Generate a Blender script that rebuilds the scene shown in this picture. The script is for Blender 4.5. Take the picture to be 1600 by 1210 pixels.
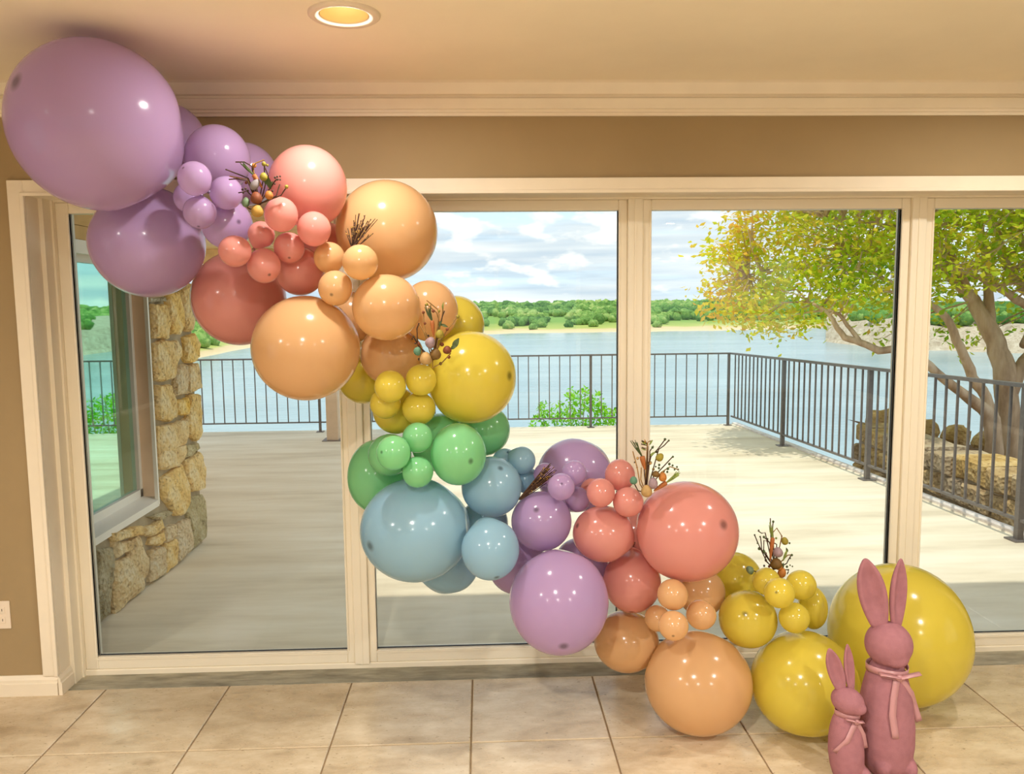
import bpy, bmesh, math, random
from mathutils import Vector, Matrix, noise

for o in list(bpy.data.objects): bpy.data.objects.remove(o, do_unlink=True)
SC = bpy.context.scene
COL = SC.collection
random.seed(7)

# ------------------------------------------------------------------ camera
IMW, IMH, FPX = 1600.0, 1210.0, 1251.9
PITCH, YAW, ROLL = 0.10478, 0.03676, -0.01022
CAM = Vector((0.0, -3.2714, 1.5833))
fw = Vector((math.sin(YAW)*math.cos(PITCH), math.cos(YAW)*math.cos(PITCH), -math.sin(PITCH)))
r0 = Vector((math.cos(YAW), -math.sin(YAW), 0)); u0 = r0.cross(fw)
rt = math.cos(ROLL)*r0 + math.sin(ROLL)*u0
up = -math.sin(ROLL)*r0 + math.cos(ROLL)*u0
cd = bpy.data.cameras.new('camera'); cam = bpy.data.objects.new('camera', cd); COL.objects.link(cam)
cd.sensor_fit = 'HORIZONTAL'; cd.sensor_width = 36.0; cd.lens = FPX/IMW*36.0
cd.clip_start = 0.05; cd.clip_end = 6000
cam.matrix_world = Matrix(((rt.x, up.x, -fw.x, CAM.x), (rt.y, up.y, -fw.y, CAM.y), (rt.z, up.z, -fw.z, CAM.z), (0, 0, 0, 1)))
SC.camera = cam

# ------------------------------------------------------------------ light and exposure
SKY_STRENGTH = 0.97
SUN_STRENGTH = 1.2
LAMP_WATTS = 26.0
SC.view_settings.view_transform = 'Standard'; SC.view_settings.look = 'None'
SC.view_settings.gamma = 1.0; SC.view_settings.use_curve_mapping = False
SC.view_settings.exposure = 1.0
SC.cycles.max_bounces = 14; SC.cycles.diffuse_bounces = 7; SC.cycles.transparent_max_bounces = 16
SC.cycles.transmission_bounces = 10; SC.cycles.caustics_reflective = False; SC.cycles.caustics_refractive = False
SC.cycles.sample_clamp_indirect = 6.0

def sky_world():
    w = bpy.data.worlds.new('sky'); SC.world = w; w.use_nodes = True
    n = w.node_tree.nodes; l = w.node_tree.links; n.clear()
    out = n.new('ShaderNodeOutputWorld'); bg = n.new('ShaderNodeBackground'); bg.inputs[1].default_value = SKY_STRENGTH
    tc = n.new('ShaderNodeTexCoord')
    sep = n.new('ShaderNodeSeparateXYZ'); l.new(tc.outputs['Generated'], sep.inputs[0])
    # blue gradient by elevation
    grad = n.new('ShaderNodeValToRGB'); l.new(sep.outputs['Z'], grad.inputs[0])
    grad.color_ramp.elements[0].position = 0.0; grad.color_ramp.elements[0].color = (0.52, 0.62, 0.68, 1)
    grad.color_ramp.elements[1].position = 0.35; grad.color_ramp.elements[1].color = (0.22, 0.44, 0.66, 1)
    # flat layered cloud deck
    m1 = n.new('ShaderNodeMapping'); m1.inputs['Scale'].default_value = (2.6, 2.6, 26); l.new(tc.outputs['Generated'], m1.inputs[0])
    n1 = n.new('ShaderNodeTexNoise'); n1.inputs['Scale'].default_value = 1.0; n1.inputs['Detail'].default_value = 8; n1.inputs['Roughness'].default_value = 0.55
    l.new(m1.outputs[0], n1.inputs[0])
    c1 = n.new('ShaderNodeValToRGB'); c1.color_ramp.elements[0].position = 0.33; c1.color_ramp.elements[1].position = 0.47
    c1.color_ramp.elements[0].color = (0, 0, 0, 1); c1.color_ramp.elements[1].color = (1, 1, 1, 1)
    l.new(n1.outputs[0], c1.inputs[0])
    # grey variation of the layer
    m3 = n.new('ShaderNodeMapping'); m3.inputs['Scale'].default_value = (3.2, 3.2, 40); m3.inputs['Location'].default_value = (4.1, 2.2, 0.6); l.new(tc.outputs['Generated'], m3.inputs[0])
    n3 = n.new('ShaderNodeTexNoise'); n3.inputs['Scale'].default_value = 1.3; n3.inputs['Detail'].default_value = 7; l.new(m3.outputs[0], n3.inputs[0])
    c3 = n.new('ShaderNodeValToRGB'); c3.color_ramp.elements[0].position = 0.38; c3.color_ramp.elements[1].position = 0.66
    c3.color_ramp.elements[0].color = (0.36, 0.43, 0.50, 1); c3.color_ramp.elements[1].color = (0.58, 0.60, 0.60, 1)
    l.new(n3.outputs[0], c3.inputs[0])
    mixa = n.new('ShaderNodeMix'); mixa.data_type = 'RGBA'
    l.new(c1.outputs[0], mixa.inputs[0]); l.new(grad.outputs[0], mixa.inputs[6]); l.new(c3.outputs[0], mixa.inputs[7])
    # white cumulus puffs
    m2 = n.new('ShaderNodeMapping'); m2.inputs['Scale'].default_value = (13, 13, 34); m2.inputs['Location'].default_value = (1.3, 0.4, 3.0); l.new(tc.outputs['Generated'], m2.inputs[0])
    n2 = n.new('ShaderNodeTexNoise'); n2.inputs['Scale'].default_value = 1.0; n2.inputs['Detail'].default_value = 6; n2.inputs['Roughness'].default_value = 0.5
    l.new(m2.outputs[0], n2.inputs[0])
    c2 = n.new('ShaderNodeValToRGB'); c2.color_ramp.elements[0].position = 0.565; c2.color_ramp.elements[1].position = 0.66
    c2.color_ramp.elements[0].color = (0, 0, 0, 1); c2.color_ramp.elements[1].color = (1, 1, 1, 1)
    l.new(n2.outputs[0], c2.inputs[0])
    mixb = n.new('ShaderNodeMix'); mixb.data_type = 'RGBA'; mixb.inputs[7].default_value = (0.70, 0.68, 0.64, 1)
    l.new(c2.outputs[0], mixb.inputs[0]); l.new(mixa.outputs[2], mixb.inputs[6])
    l.new(mixb.outputs[2], bg.inputs[0]); l.new(bg.outputs[0], out.inputs[0])
sky_world()

sd = bpy.data.lights.new('sun', 'SUN'); sun = bpy.data.objects.new('sun', sd); COL.objects.link(sun)
sd.energy = SUN_STRENGTH; sd.angle = math.radians(1.2); sd.color = (1.0, 0.93, 0.80)
sdir = Vector((0.15, 0.24, -1.0)).normalized()          # light travels out over the lake: the sun is behind the house
sun.rotation_euler = sdir.to_track_quat('-Z', 'Y').to_euler(); sun.location = (-3, -6, 20)

# ------------------------------------------------------------------ pixel helpers (1600 x 1210 frame)
def ray(u, v): return (u-IMW/2)/FPX*rt - (v-IMH/2)/FPX*up + fw
def atY(u, v, Y): d = ray(u, v); return CAM + d*((Y-CAM.y)/d.y)
def atX(u, v, X): d = ray(u, v); return CAM + d*((X-CAM.x)/d.x)
def atZ(u, v, Z): d = ray(u, v); return CAM + d*((Z-CAM.z)/d.z)
def pxm(Y): return (Y-CAM.y)/FPX                        # metres per pixel at depth Y

# ------------------------------------------------------------------ materials
MATS = {}
class NT:
    def __init__(s, name):
        m = bpy.data.materials.new(name); m.use_nodes = True; s.m = m; s.t = m.node_tree; s.n = s.t.nodes; s.n.clear()
        s.out = s.n.new('ShaderNodeOutputMaterial'); MATS[name] = m
    def new(s, typ, **kw):
        nd = s.n.new('ShaderNode'+typ)
        for k, v in kw.items():
            if hasattr(nd, k): setattr(nd, k, v)
        return nd
    def link(s, a, b): s.t.links.new(a, b)
    def coords(s, scale=(1, 1, 1), kind='Object'):
        tc = s.new('TexCoord'); mp = s.new('Mapping'); mp.inputs['Scale'].default_value = scale
        s.link(tc.outputs[kind], mp.inputs[0]); return mp.outputs[0]
    def noise(s, vec, scale, detail=4, rough=0.55):
        nd = s.new('TexNoise'); nd.inputs['Scale'].default_value = scale; nd.inputs['Detail'].default_value = detail; nd.inputs['Roughness'].default_value = rough
        s.link(vec, nd.inputs['Vector']); return nd.outputs[0]
    def ramp(s, fac, stops):
        r = s.new('ValToRGB'); e = r.color_ramp.elements
        while len(e) < len(stops): e.new(0.5)
        for q, (p, c) in zip(e, stops): q.position = p; q.color = (*c, 1) if len(c) == 3 else c
        s.link(fac, r.inputs[0]); return r.outputs[0]
    def bump(s, h, strength, dist=0.01):
        b = s.new('Bump'); b.inputs['Strength'].default_value = strength; b.inputs['Distance'].default_value = dist
        s.link(h, b.inputs['Height']); return b.outputs[0]
    def pbsdf(s, col=None, rough=0.5, spec=0.5, metal=0.0):
        b = s.new('BsdfPrincipled'); b.inputs['Roughness'].default_value = rough; b.inputs['Specular IOR Level'].default_value = spec; b.inputs['Metallic'].default_value = metal
        if col is not None:
            if isinstance(col, tuple): b.inputs['Base Color'].default_value = (*col, 1)
            else: s.link(col, b.inputs['Base Color'])
        s.link(b.outputs[0], s.out.inputs[0]); return b

def simple(name, col, rough=0.5, spec=0.4, metal=0.0, var=0.0, scale=8, bump=0.0, bscale=60):
    t = NT(name); v = t.coords()
    c = col
    if var:
        d = tuple(max(0, x*(1-var)) for x in col); e = tuple(min(1, x*(1+var)) for x in col)
        c = t.ramp(t.noise(v, scale, 5), [(0.35, d), (0.65, e)])
    b = t.pbsdf(c, rough, spec, metal)
    if bump: t.link(t.bump(t.noise(v, bscale, 4), bump, 0.004), b.inputs['Normal'])
    return t.m

def lin(r, g, b):
    f = lambda c: (c/255/12.92) if c <= 10 else ((c/255+0.055)/1.055)**2.4
    return (f(r), f(g), f(b))

M_wall = simple('wall_paint', lin(160, 139, 104), 0.85, 0.2, var=0.04, scale=2, bump=0.25, bscale=14)
M_trim = simple('cream_trim_paint', lin(232, 221, 200), 0.45, 0.4, var=0.02)
M_ceil = simple('ceiling_paint', lin(240, 230, 208), 0.9, 0.2, var=0.02, scale=3, bump=0.15, bscale=25)
M_vinyl = simple('cream_vinyl_frame', lin(234, 225, 204), 0.35, 0.5)
M_grout = simple('grout', lin(150, 128, 100), 0.9, 0.1, var=0.1, scale=20)
M_rail = simple('dark_painted_iron', lin(104, 99, 97), 0.5, 0.5, var=0.12, scale=30)
M_white = simple('white_plastic', lin(225, 210, 190), 0.4, 0.5)
M_dark = simple('dark_slot_and_shade', lin(40, 34, 30), 0.6, 0.3)
M_gasket = simple('black_gasket', lin(60, 62, 66), 0.6, 0.3)
M_wood = simple('soffit_wood', lin(214, 178, 122), 0.7, 0.3, var=0.14, scale=6)
M_porch = simple('porch_post_paint', lin(226, 196, 166), 0.6, 0.3, var=0.05)
M_mortar = simple('mortar', lin(172, 158, 132), 0.95, 0.1, var=0.12, scale=14, bump=0.6, bscale=50)
M_roof = simple('roof_shingle', lin(120, 108, 96), 0.9, 0.1, var=0.1)
M_soil = simple('planter_soil', lin(112, 84, 60), 0.95, 0.1, var=0.35, scale=9, bump=0.8, bscale=25)
M_bunny = simple('pink_flock', lin(160, 110, 118), 0.95, 0.08, var=0.06, scale=40, bump=0.35, bscale=420)
M_bark = None

def mat_tile():
    t = NT('travertine_tile'); v = t.coords(kind='Object')
    info = t.new('ObjectInfo'); add = t.new('VectorMath', operation='ADD'); mul = t.new('VectorMath', operation='SCALE'); mul.inputs[3].default_value = 7.0
    comb = t.new('CombineXYZ'); t.link(info.outputs['Random'], comb.inputs[0]); t.link(info.outputs['Random'], comb.inputs[1]); t.link(comb.outputs[0], mul.inputs[0])
    t.link(v, add.inputs[0]); t.link(mul.outputs[0], add.inputs[1]); v = add.outputs[0]
    mp = t.new('Mapping'); mp.inputs['Scale'].default_value = (1, 1.9, 1); t.link(v, mp.inputs[0]); v2 = mp.outputs[0]
    n1 = t.noise(v2, 4.5, 9, 0.68); n2 = t.noise(v2, 42, 3, 0.6)
    c = t.ramp(n1, [(0.30, lin(172, 152, 122)), (0.48, lin(202, 184, 154)), (0.68, lin(222, 208, 182))])
    pits = t.ramp(n2, [(0.29, (0.45, 0.4, 0.33)), (0.36, (1, 1, 1))])
    mx = t.new('Mix', data_type='RGBA', blend_type='MULTIPLY'); mx.inputs[0].default_value = 0.8
    t.link(c, mx.inputs[6]); t.link(pits, mx.inputs[7])
    b = t.pbsdf(mx.outputs[2], 0.32, 0.5)
    t.link(t.ramp(n1, [(0.3, (0.34,)*3), (0.7, (0.17,)*3)]), b.inputs['Roughness'])
    t.link(t.bump(n2, 0.12, 0.002), b.inputs['Normal'])
    return t.m
M_tile = mat_tile()

def mat_concrete(name, lo, mid, hi, streak=(0.6, 3.2, 1), rough=0.85, scale=2.2):
    t = NT(name); v = t.coords(streak)
    n1 = t.noise(v, scale, 10, 0.62); n2 = t.noise(t.coords((1, 1, 1)), 0.5, 3)
    ad = t.new('Math', operation='ADD'); m2 = t.new('Math', operation='MULTIPLY'); m2.inputs[1].default_value = 0.35
    t.link(n2, m2.inputs[0]); t.link(n1, ad.inputs[0]); t.link(m2.outputs[0], ad.inputs[1])
    c = t.ramp(ad.outputs[0], [(0.48, lo), (0.66, mid), (0.84, hi)])
    b = t.pbsdf(c, rough, 0.3); t.link(t.bump(n1, 0.25, 0.01), b.inputs['Normal'])
    return t.m
M_deck = mat_concrete('deck_concrete', lin(208, 194, 168), lin(230, 218, 193), lin(242, 233, 212), (0.35, 1.9, 1), 0.85, 1.8)
M_strip = mat_concrete('threshold_concrete', lin(122, 116, 100), lin(152, 148, 130), lin(178, 172, 152), (2, 9, 1), 0.6, 3)
M_edge = mat_concrete('deck_edge_flashing', lin(196, 180, 172), lin(224, 214, 208), lin(240, 232, 226), (1, 1, 1), 0.5, 8)

def mat_stone(name, a, b_, c_, scale=5):
    t = NT(name); v = t.coords()
    info = t.new('ObjectInfo'); n1 = t.noise(v, scale, 9, 0.7); n2 = t.noise(v, scale*7, 4, 0.6)
    vo = t.new('TexVoronoi'); vo.inputs['Scale'].default_value = scale*8; t.link(v, vo.inputs['Vector'])
    c = t.ramp(n1, [(0.28, a), (0.5, b_), (0.72, c_)])
    pit = t.ramp(n2, [(0.32, (0.35, 0.27, 0.2)), (0.44, (1, 1, 1))])
    mx = t.new('Mix', data_type='RGBA', blend_type='MULTIPLY'); mx.inputs[0].default_value = 0.75
    t.link(c, mx.inputs[6]); t.link(pit, mx.inputs[7])
    hs = t.new('HueSaturation'); mr = t.new('MapRange'); mr.inputs[3].default_value = 0.72; mr.inputs[4].default_value = 1.2
    t.link(info.outputs['Random'], mr.inputs[0]); t.link(mr.outputs[0], hs.inputs['Saturation'])
    mr2 = t.new('MapRange'); mr2.inputs[3].default_value = 0.85; mr2.inputs[4].default_value = 1.1
    t.link(info.outputs['Random'], mr2.inputs[0]); t.link(mr2.outputs[0], hs.inputs['Value'])
    t.link(mx.outputs[2], hs.inputs['Color'])
    b = t.pbsdf(hs.outputs[0], 0.9, 0.15)
    ad = t.new('Math', operation='ADD'); t.link(n2, ad.inputs[0]); t.link(vo.outputs[0], ad.inputs[1])
    t.link(t.bump(ad.outputs[0], 0.9, 0.022), b.inputs['Normal'])
    return t.m
M_stone = mat_stone('honey_limestone', lin(214, 166, 98), lin(246, 212, 144), lin(252, 238, 200))
M_stone_grey = mat_stone('grey_limestone', lin(150, 138, 108), lin(186, 174, 138), lin(212, 202, 172))
M_rstone = mat_stone('retaining_limestone', lin(150, 122, 84), lin(196, 168, 122), lin(226, 206, 166), 3)

def mat_latex(name, col, col2):
    t = NT(name)
    at = t.new('Attribute', attribute_name='tip'); 
    dk = t.new('Mix', data_type='RGBA'); dk.inputs[6].default_value = (*col, 1); dk.inputs[7].default_value = (*[x*0.22 for x in col], 1)
    t.link(at.outputs['Fac'], dk.inputs[0])
    df = t.new('BsdfDiffuse'); t.link(dk.outputs[2], df.inputs[0])
    tr = t.new('BsdfTranslucent'); dk2 = t.new('Mix', data_type='RGBA'); dk2.inputs[6].default_value = (*col2, 1); dk2.inputs[7].default_value = (*[x*0.15 for x in col2], 1)
    t.link(at.outputs['Fac'], dk2.inputs[0]); t.link(dk2.outputs[2], tr.inputs[0])
    mx = t.new('MixShader'); mx.inputs[0].default_value = 0.52; t.link(df.outputs[0], mx.inputs[1]); t.link(tr.outputs[0], mx.inputs[2])
    gl = t.new('BsdfGlossy'); gl.inputs['Roughness'].default_value = 0.16; gl.inputs[0].default_value = (1, 1, 1, 1)
    fr = t.new('Fresnel'); fr.inputs[0].default_value = 1.36
    m2 = t.new('MixShader'); t.link(fr.outputs[0], m2.inputs[0]); t.link(mx.outputs[0], m2.inputs[1]); t.link(gl.outputs[0], m2.inputs[2])
    t.link(m2.outputs[0], t.out.inputs[0]); return t.m
LATEX = {
 'lilac':  mat_latex('lilac_latex',  lin(204, 172, 222), lin(246, 222, 255)),
 'coral':  mat_latex('coral_latex',  lin(255, 174, 162), lin(255, 190, 184)),
 'peach':  mat_latex('peach_latex',  lin(255, 204, 148), lin(255, 220, 158)),
 'yellow': mat_latex('yellow_latex', lin(255, 232, 92), lin(255, 248, 130)),
 'green':  mat_latex('green_latex',  lin(156, 235, 168), lin(172, 255, 198)),
 'blue':   mat_latex('blue_latex',   lin(170, 214, 238), lin(200, 235, 255)),
}

def mat_glass(name, tint=(0.97, 0.985, 0.975), ior=1.40):
    t = NT(name); tr = t.new('BsdfTransparent'); tr.inputs[0].default_value = (*tint, 1)
    gl = t.new('BsdfGlossy'); gl.inputs['Roughness'].default_value = 0.0
    fr = t.new('Fresnel'); fr.inputs[0].default_value = ior
    mx = t.new('MixShader'); t.link(fr.outputs[0], mx.inputs[0]); t.link(tr.outputs[0], mx.inputs[1]); t.link(gl.outputs[0], mx.inputs[2])
    t.link(mx.outputs[0], t.out.inputs[0]); return t.m
M_glass = mat_glass('clear_glass')

def mat_mirror_glass():
    t = NT('green_reflective_glass'); gl = t.new('BsdfGlossy'); gl.inputs['Roughness'].default_value = 0.015; gl.inputs[0].default_value = (0.56, 0.96, 0.80, 1)
    tr = t.new('BsdfTransparent'); tr.inputs[0].default_value = (0.55, 0.85, 0.74, 1)
    mx = t.new('MixShader'); mx.inputs[0].default_value = 0.22; t.link(gl.outputs[0], mx.inputs[1]); t.link(tr.outputs[0], mx.inputs[2])
    t.link(mx.outputs[0], t.out.inputs[0]); return t.m
M_mirror = mat_mirror_glass()

def mat_water():
    t = NT('lake_water'); v = t.coords((0.16, 0.45, 1)); n1 = t.noise(v, 1.0, 6, 0.6); n2 = t.noise(t.coords((0.012, 0.03, 1)), 1.0, 4)
    c = t.ramp(n2, [(0.35, lin(132, 164, 172)), (0.65, lin(160, 188, 194))])
    b = t.pbsdf(c, 0.16, 0.5); b.inputs['IOR'].default_value = 1.33
    t.link(t.bump(n1, 0.5, 0.25), b.inputs['Normal']); return t.m
M_water = mat_water()

def mat_attr(name, stops, rough=0.7, transl=0.0, spec=0.2):
    """colour picked by a per-piece tone attribute"""
    t = NT(name); at = t.new('Attribute', attribute_name='tone'); c = t.ramp(at.outputs['Fac'], stops)
    if transl:
        df = t.new('BsdfDiffuse'); t.link(c, df.inputs[0]); tr = t.new('BsdfTranslucent'); t.link(c, tr.inputs[0])
        mx = t.new('MixShader'); mx.inputs[0].default_value = transl; t.link(df.outputs[0], mx.inputs[1]); t.link(tr.outputs[0], mx.inputs[2]); t.link(mx.outputs[0], t.out.inputs[0])
    else: t.pbsdf(c, rough, spec)
    return t.m
M_leaf = mat_attr('tree_leaf', [(0.0, lin(140, 190, 50)), (0.35, lin(206, 226, 60)), (0.7, lin(244, 228, 80)), (1.0, lin(246, 196, 90))], transl=0.6)
M_bushleaf = mat_attr('bush_leaf', [(0.0, lin(96, 176, 30)), (0.5, lin(150, 226, 50)), (1.0, lin(196, 236, 90))], transl=0.45)
def mat_forest():
    t = NT('far_forest'); at = t.new('Attribute', attribute_name='tone'); n1 = t.noise(t.coords((1, 1, 1)), 0.45, 5, 0.7)
    ad = t.new('Math', operation='ADD'); sb = t.new('Math', operation='MULTIPLY_ADD'); sb.inputs[1].default_value = 1.6; sb.inputs[2].default_value = -0.8
    t.link(n1, sb.inputs[0]); t.link(at.outputs['Fac'], ad.inputs[0]); t.link(sb.outputs[0], ad.inputs[1])
    c = t.ramp(ad.outputs[0], [(0.0, lin(70, 112, 56)), (0.45, lin(116, 160, 80)), (0.8, lin(162, 188, 108)), (1.0, lin(186, 196, 132))])
    b = t.pbsdf(c, 0.9, 0.1); t.link(t.bump(n1, 0.8, 0.8), b.inputs['Normal']); return t.m
M_forest = mat_forest()
def mat_bark():
    t = NT('tree_bark'); v = t.coords((3, 3, 0.8)); n1 = t.noise(v, 2.4, 7, 0.6)
    c = t.ramp(n1, [(0.3, lin(158, 130, 104)), (0.5, lin(206, 178, 148)), (0.72, lin(234, 214, 186))])
    b = t.pbsdf(c, 0.85, 0.2); t.link(t.bump(n1, 0.5, 0.02), b.inputs['Normal']); return t.m
M_bark = mat_bark()
def mat_shore():
    t = NT('far_shore_ground'); tc = t.new('TexCoord'); sep = t.new('SeparateXYZ'); t.link(tc.outputs['Object'], sep.inputs[0])
    n1 = t.noise(t.coords((0.02, 0.02, 0.2)), 1.5, 6); mu = t.new('Math', operation='MULTIPLY_ADD'); mu.inputs[1].default_value = 2.4; 
    t.link(n1, mu.inputs[0]); t.link(sep.outputs['Z'], mu.inputs[2])
    mr = t.new('MapRange'); mr.inputs[1].default_value = -17.0; mr.inputs[2].default_value = -12.0; t.link(mu.outputs[0], mr.inputs[0])
    c = t.ramp(mr.outputs[0], [(0.0, lin(226, 206, 168)), (0.34, lin(216, 194, 150)), (0.5, lin(176, 186, 104)), (1.0, lin(126, 164, 80))])
    t.pbsdf(c, 0.95, 0.1); return t.m
M_shore = mat_shore()
M_rock = mat_stone('shore_rock', lin(168, 148, 116), lin(206, 188, 154), lin(232, 220, 190), 0.25)
M_ribbon = simple('satin_ribbon', lin(184, 134, 138), 0.32, 0.5)
M_twig = simple('dark_twig', lin(74, 52, 40), 0.8, 0.2, var=0.2, scale=60)
M_twig2 = simple('tan_twig', lin(146, 112, 66), 0.8, 0.2, var=0.2, scale=60)
PICKC = {k: simple('pick_'+k, lin(*[x*.84 for x in c]), 0.6, 0.3, var=0.12, scale=60) for k, c in dict(
 rust=(136, 72, 42), orange=(206, 132, 60), gold=(206, 160, 74), olive=(168, 152, 56), sage=(122, 144, 110), teal=(104, 152, 124), mauve=(176, 150, 156),
 grey=(160, 150, 152), tan=(204, 164, 104), leaf=(86, 100, 56), lime=(150, 168, 84), darkberry=(84, 66, 52), carrot=(190, 112, 58), moss=(130, 96, 44)).items()}

# ------------------------------------------------------------------ mesh helpers
class MB:
    def __init__(s): s.v = []; s.f = []; s.tone = []
    def box(s, x0, x1, y0, y1, z0, z1):
        k = len(s.v); s.v += [(x, y, z) for x in (x0, x1) for y in (y0, y1) for z in (z0, z1)]
        s.f += [(k, k+1, k+3, k+2), (k+4, k+6, k+7, k+5), (k, k+4, k+5, k+1), (k+2, k+3, k+7, k+6), (k, k+2, k+6, k+4), (k+1, k+5, k+7, k+3)]
        return s
    def hexa(s, P):     # 8 points: 4 bottom ccw, 4 top ccw
        k = len(s.v); s.v += [tuple(p) for p in P]
        s.f += [(k+3, k+2, k+1, k), (k+4, k+5, k+6, k+7)] + [(k+i, k+(i+1) % 4, k+4+(i+1) % 4, k+4+i) for i in range(4)]
        return s
    def tube(s, pts, rad, n=6, caps=True):
        pts = [Vector(p) for p in pts]; R = rad if isinstance(rad, (list, tuple)) else [rad]*len(pts)
        k = len(s.v); ref = Vector((0, 0, 1)); prev = None
        for i, p in enumerate(pts):
            d = (pts[min(i+1, len(pts)-1)] - pts[max(i-1, 0)])
            d = d.normalized() if d.length > 1e-9 else Vector((0, 0, 1))
            if prev is None:
                a = d.cross(ref) if abs(d.z) < 0.95 else d.cross(Vector((1, 0, 0)))
            else: a = prev - d*prev.dot(d)
            a.normalize(); prev = a; b = d.cross(a)
            for j in range(n):
                t = 2*math.pi*j/n; s.v.append(tuple(p + (a*math.cos(t) + b*math.sin(t))*R[i]))
        for i in range(len(pts)-1):
            for j in range(n): s.f.append((k+i*n+j, k+i*n+(j+1) % n, k+(i+1)*n+(j+1) % n, k+(i+1)*n+j))
        if caps: s.f.append(tuple(k+j for j in range(n))[::-1]); e = k+(len(pts)-1)*n; s.f.append(tuple(e+j for j in range(n)))
        return s
    def ellipsoid(s, c, r, n=14, m=9, rot=None, noise_amp=0.0):
        k = len(s.v); c = Vector(c)
        def P(a, b):
            q = Vector((math.sin(a)*math.cos(b)*r[0], math.sin(a)*math.sin(b)*r[1], math.cos(a)*r[2]))
            if noise_amp: q *= 1 + noise_amp*noise.noise((q+c)*6/max(r))
            if rot: q = rot @ q
            return tuple(c+q)
        s.v.append(P(0, 0))
        for i in range(1, m):
            for j in range(n): s.v.append(P(math.pi*i/m, 2*math.pi*j/n))
        s.v.append(P(math.pi, 0)); e = len(s.v)-1
        for j in range(n): s.f.append((k, k+1+j, k+1+(j+1) % n))
        for i in range(m-2):
            for j in range(n):
                a = k+1+i*n; s.f.append((a+j, a+n+j, a+n+(j+1) % n, a+(j+1) % n))
        a = k+1+(m-2)*n
        for j in range(n): s.f.append((a+j, e, a+(j+1) % n))
        return s
    def profile_x(s, prof, x0, x1):     # closed (y, z) polygon swept along x
        k = len(s.v); n = len(prof)
        for x in (x0, x1): s.v += [(x, y, z) for y, z in prof]
        for j in range(n): s.f.append((k+j, k+(j+1) % n, k+n+(j+1) % n, k+n+j))
        s.f.append(tuple(k+j for j in range(n))[::-1]); s.f.append(tuple(k+n+j for j in range(n)))
        return s
    def lathe(s, prof, c, n=32, axis='z'):   # open (r, h) profile about a vertical axis
        k = len(s.v)
        for r, h in prof:
            for j in range(n):
                t = 2*math.pi*j/n; s.v.append((c[0]+r*math.cos(t), c[1]+r*math.sin(t), c[2]+h))
        for i in range(len(prof)-1):
            for j in range(n): s.f.append((k+i*n+j, k+i*n+(j+1) % n, k+(i+1)*n+(j+1) % n, k+(i+1)*n+j))
        return s
    def mesh(s, name, smooth=False):
        me = bpy.data.meshes.new(name); me.from_pydata(s.v, [], s.f); me.update()
        bm = bmesh.new(); bm.from_mesh(me); bmesh.ops.recalc_face_normals(bm, faces=bm.faces); bm.to_mesh(me); bm.free()
        if s.tone:
            at = me.attributes.new('tone', 'FLOAT', 'POINT'); at.data.foreach_set('value', s.tone)
        if smooth: me.polygons.foreach_set('use_smooth', [True]*len(me.polygons))
        return me
    def build(s, name, mat, parent=None, smooth=False, origin=None):
        if origin is None and parent is None and s.v:
            xs, ys, zs = zip(*s.v); origin = Vector(((min(xs)+max(xs))/2, (min(ys)+max(ys))/2, min(zs)))
        if origin is not None:
            o_ = Vector(origin); s.v = [tuple(Vector(p)-o_) for p in s.v]
        elif parent is not None:
            o_ = parent_loc(parent); s.v = [tuple(Vector(p)-o_) for p in s.v]
        ob = bpy.data.objects.new(name, s.mesh(name, smooth)); COL.objects.link(ob)
        if parent is not None:
            ob.parent = parent
            if origin is not None: ob.location = Vector(origin) - parent_loc(parent)
        elif origin is not None: ob.location = origin
        if mat: ob.data.materials.append(mat)
        return ob
def parent_loc(p):
    L = Vector(p.location); q = p.parent
    while q: L += Vector(q.location); q = q.parent
    return L
def empty(name, loc):
    o = bpy.data.objects.new(name, None); COL.objects.link(o); o.location = loc; o.empty_display_size = 0.05; return o
def tag(o, label, cat, group=None):
    o['label'] = label; o['category'] = cat
    if group: o['group'] = group
    return o
def struct(o, label=None, cat=None):
    o['kind'] = 'structure'
    if label: o['label'] = label
    if cat: o['category'] = cat
    return o
def bevel(o, w=0.003, seg=2):
    m = o.modifiers.new('bevel', 'BEVEL'); m.width = w; m.segments = seg; m.limit_method = 'ANGLE'; return o

# ================================================================== ROOM SHELL
CEIL = 2.425; WF = -0.05
RX0, RX1, RY0 = -3.9, 4.6, -7.0
avg = lambda *a: sum(a)/len(a)
CO = avg(atY(20, 460, -.07).x, atY(62, 980, -.07).x)          # casing outer edge
CI = avg(atY(43, 460, -.07).x, atY(87, 980, -.07).x)          # casing inner edge
ZO = avg(atY(900, 278, -.07).z, atY(1380, 274.5, -.07).z)
ZI = avg(atY(900, 301, -.07).z, atY(1380, 297, -.07).z)
OXR = 3.10
m = MB().box(RX0, CI-.02, WF, .20, -.02, CEIL+.1).box(OXR+.02, RX1, WF, .20, -.02, CEIL+.1).box(CI-.02, OXR+.02, WF, .20, ZI+.02, CEIL+.1)
struct(m.build('wall_front', M_wall))
FILL_WIN = [(-6.3, -4.2), (-3.6, -1.6)]  # unseen side-wall windows, added to let in fill daylight
wn = 3
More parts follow.
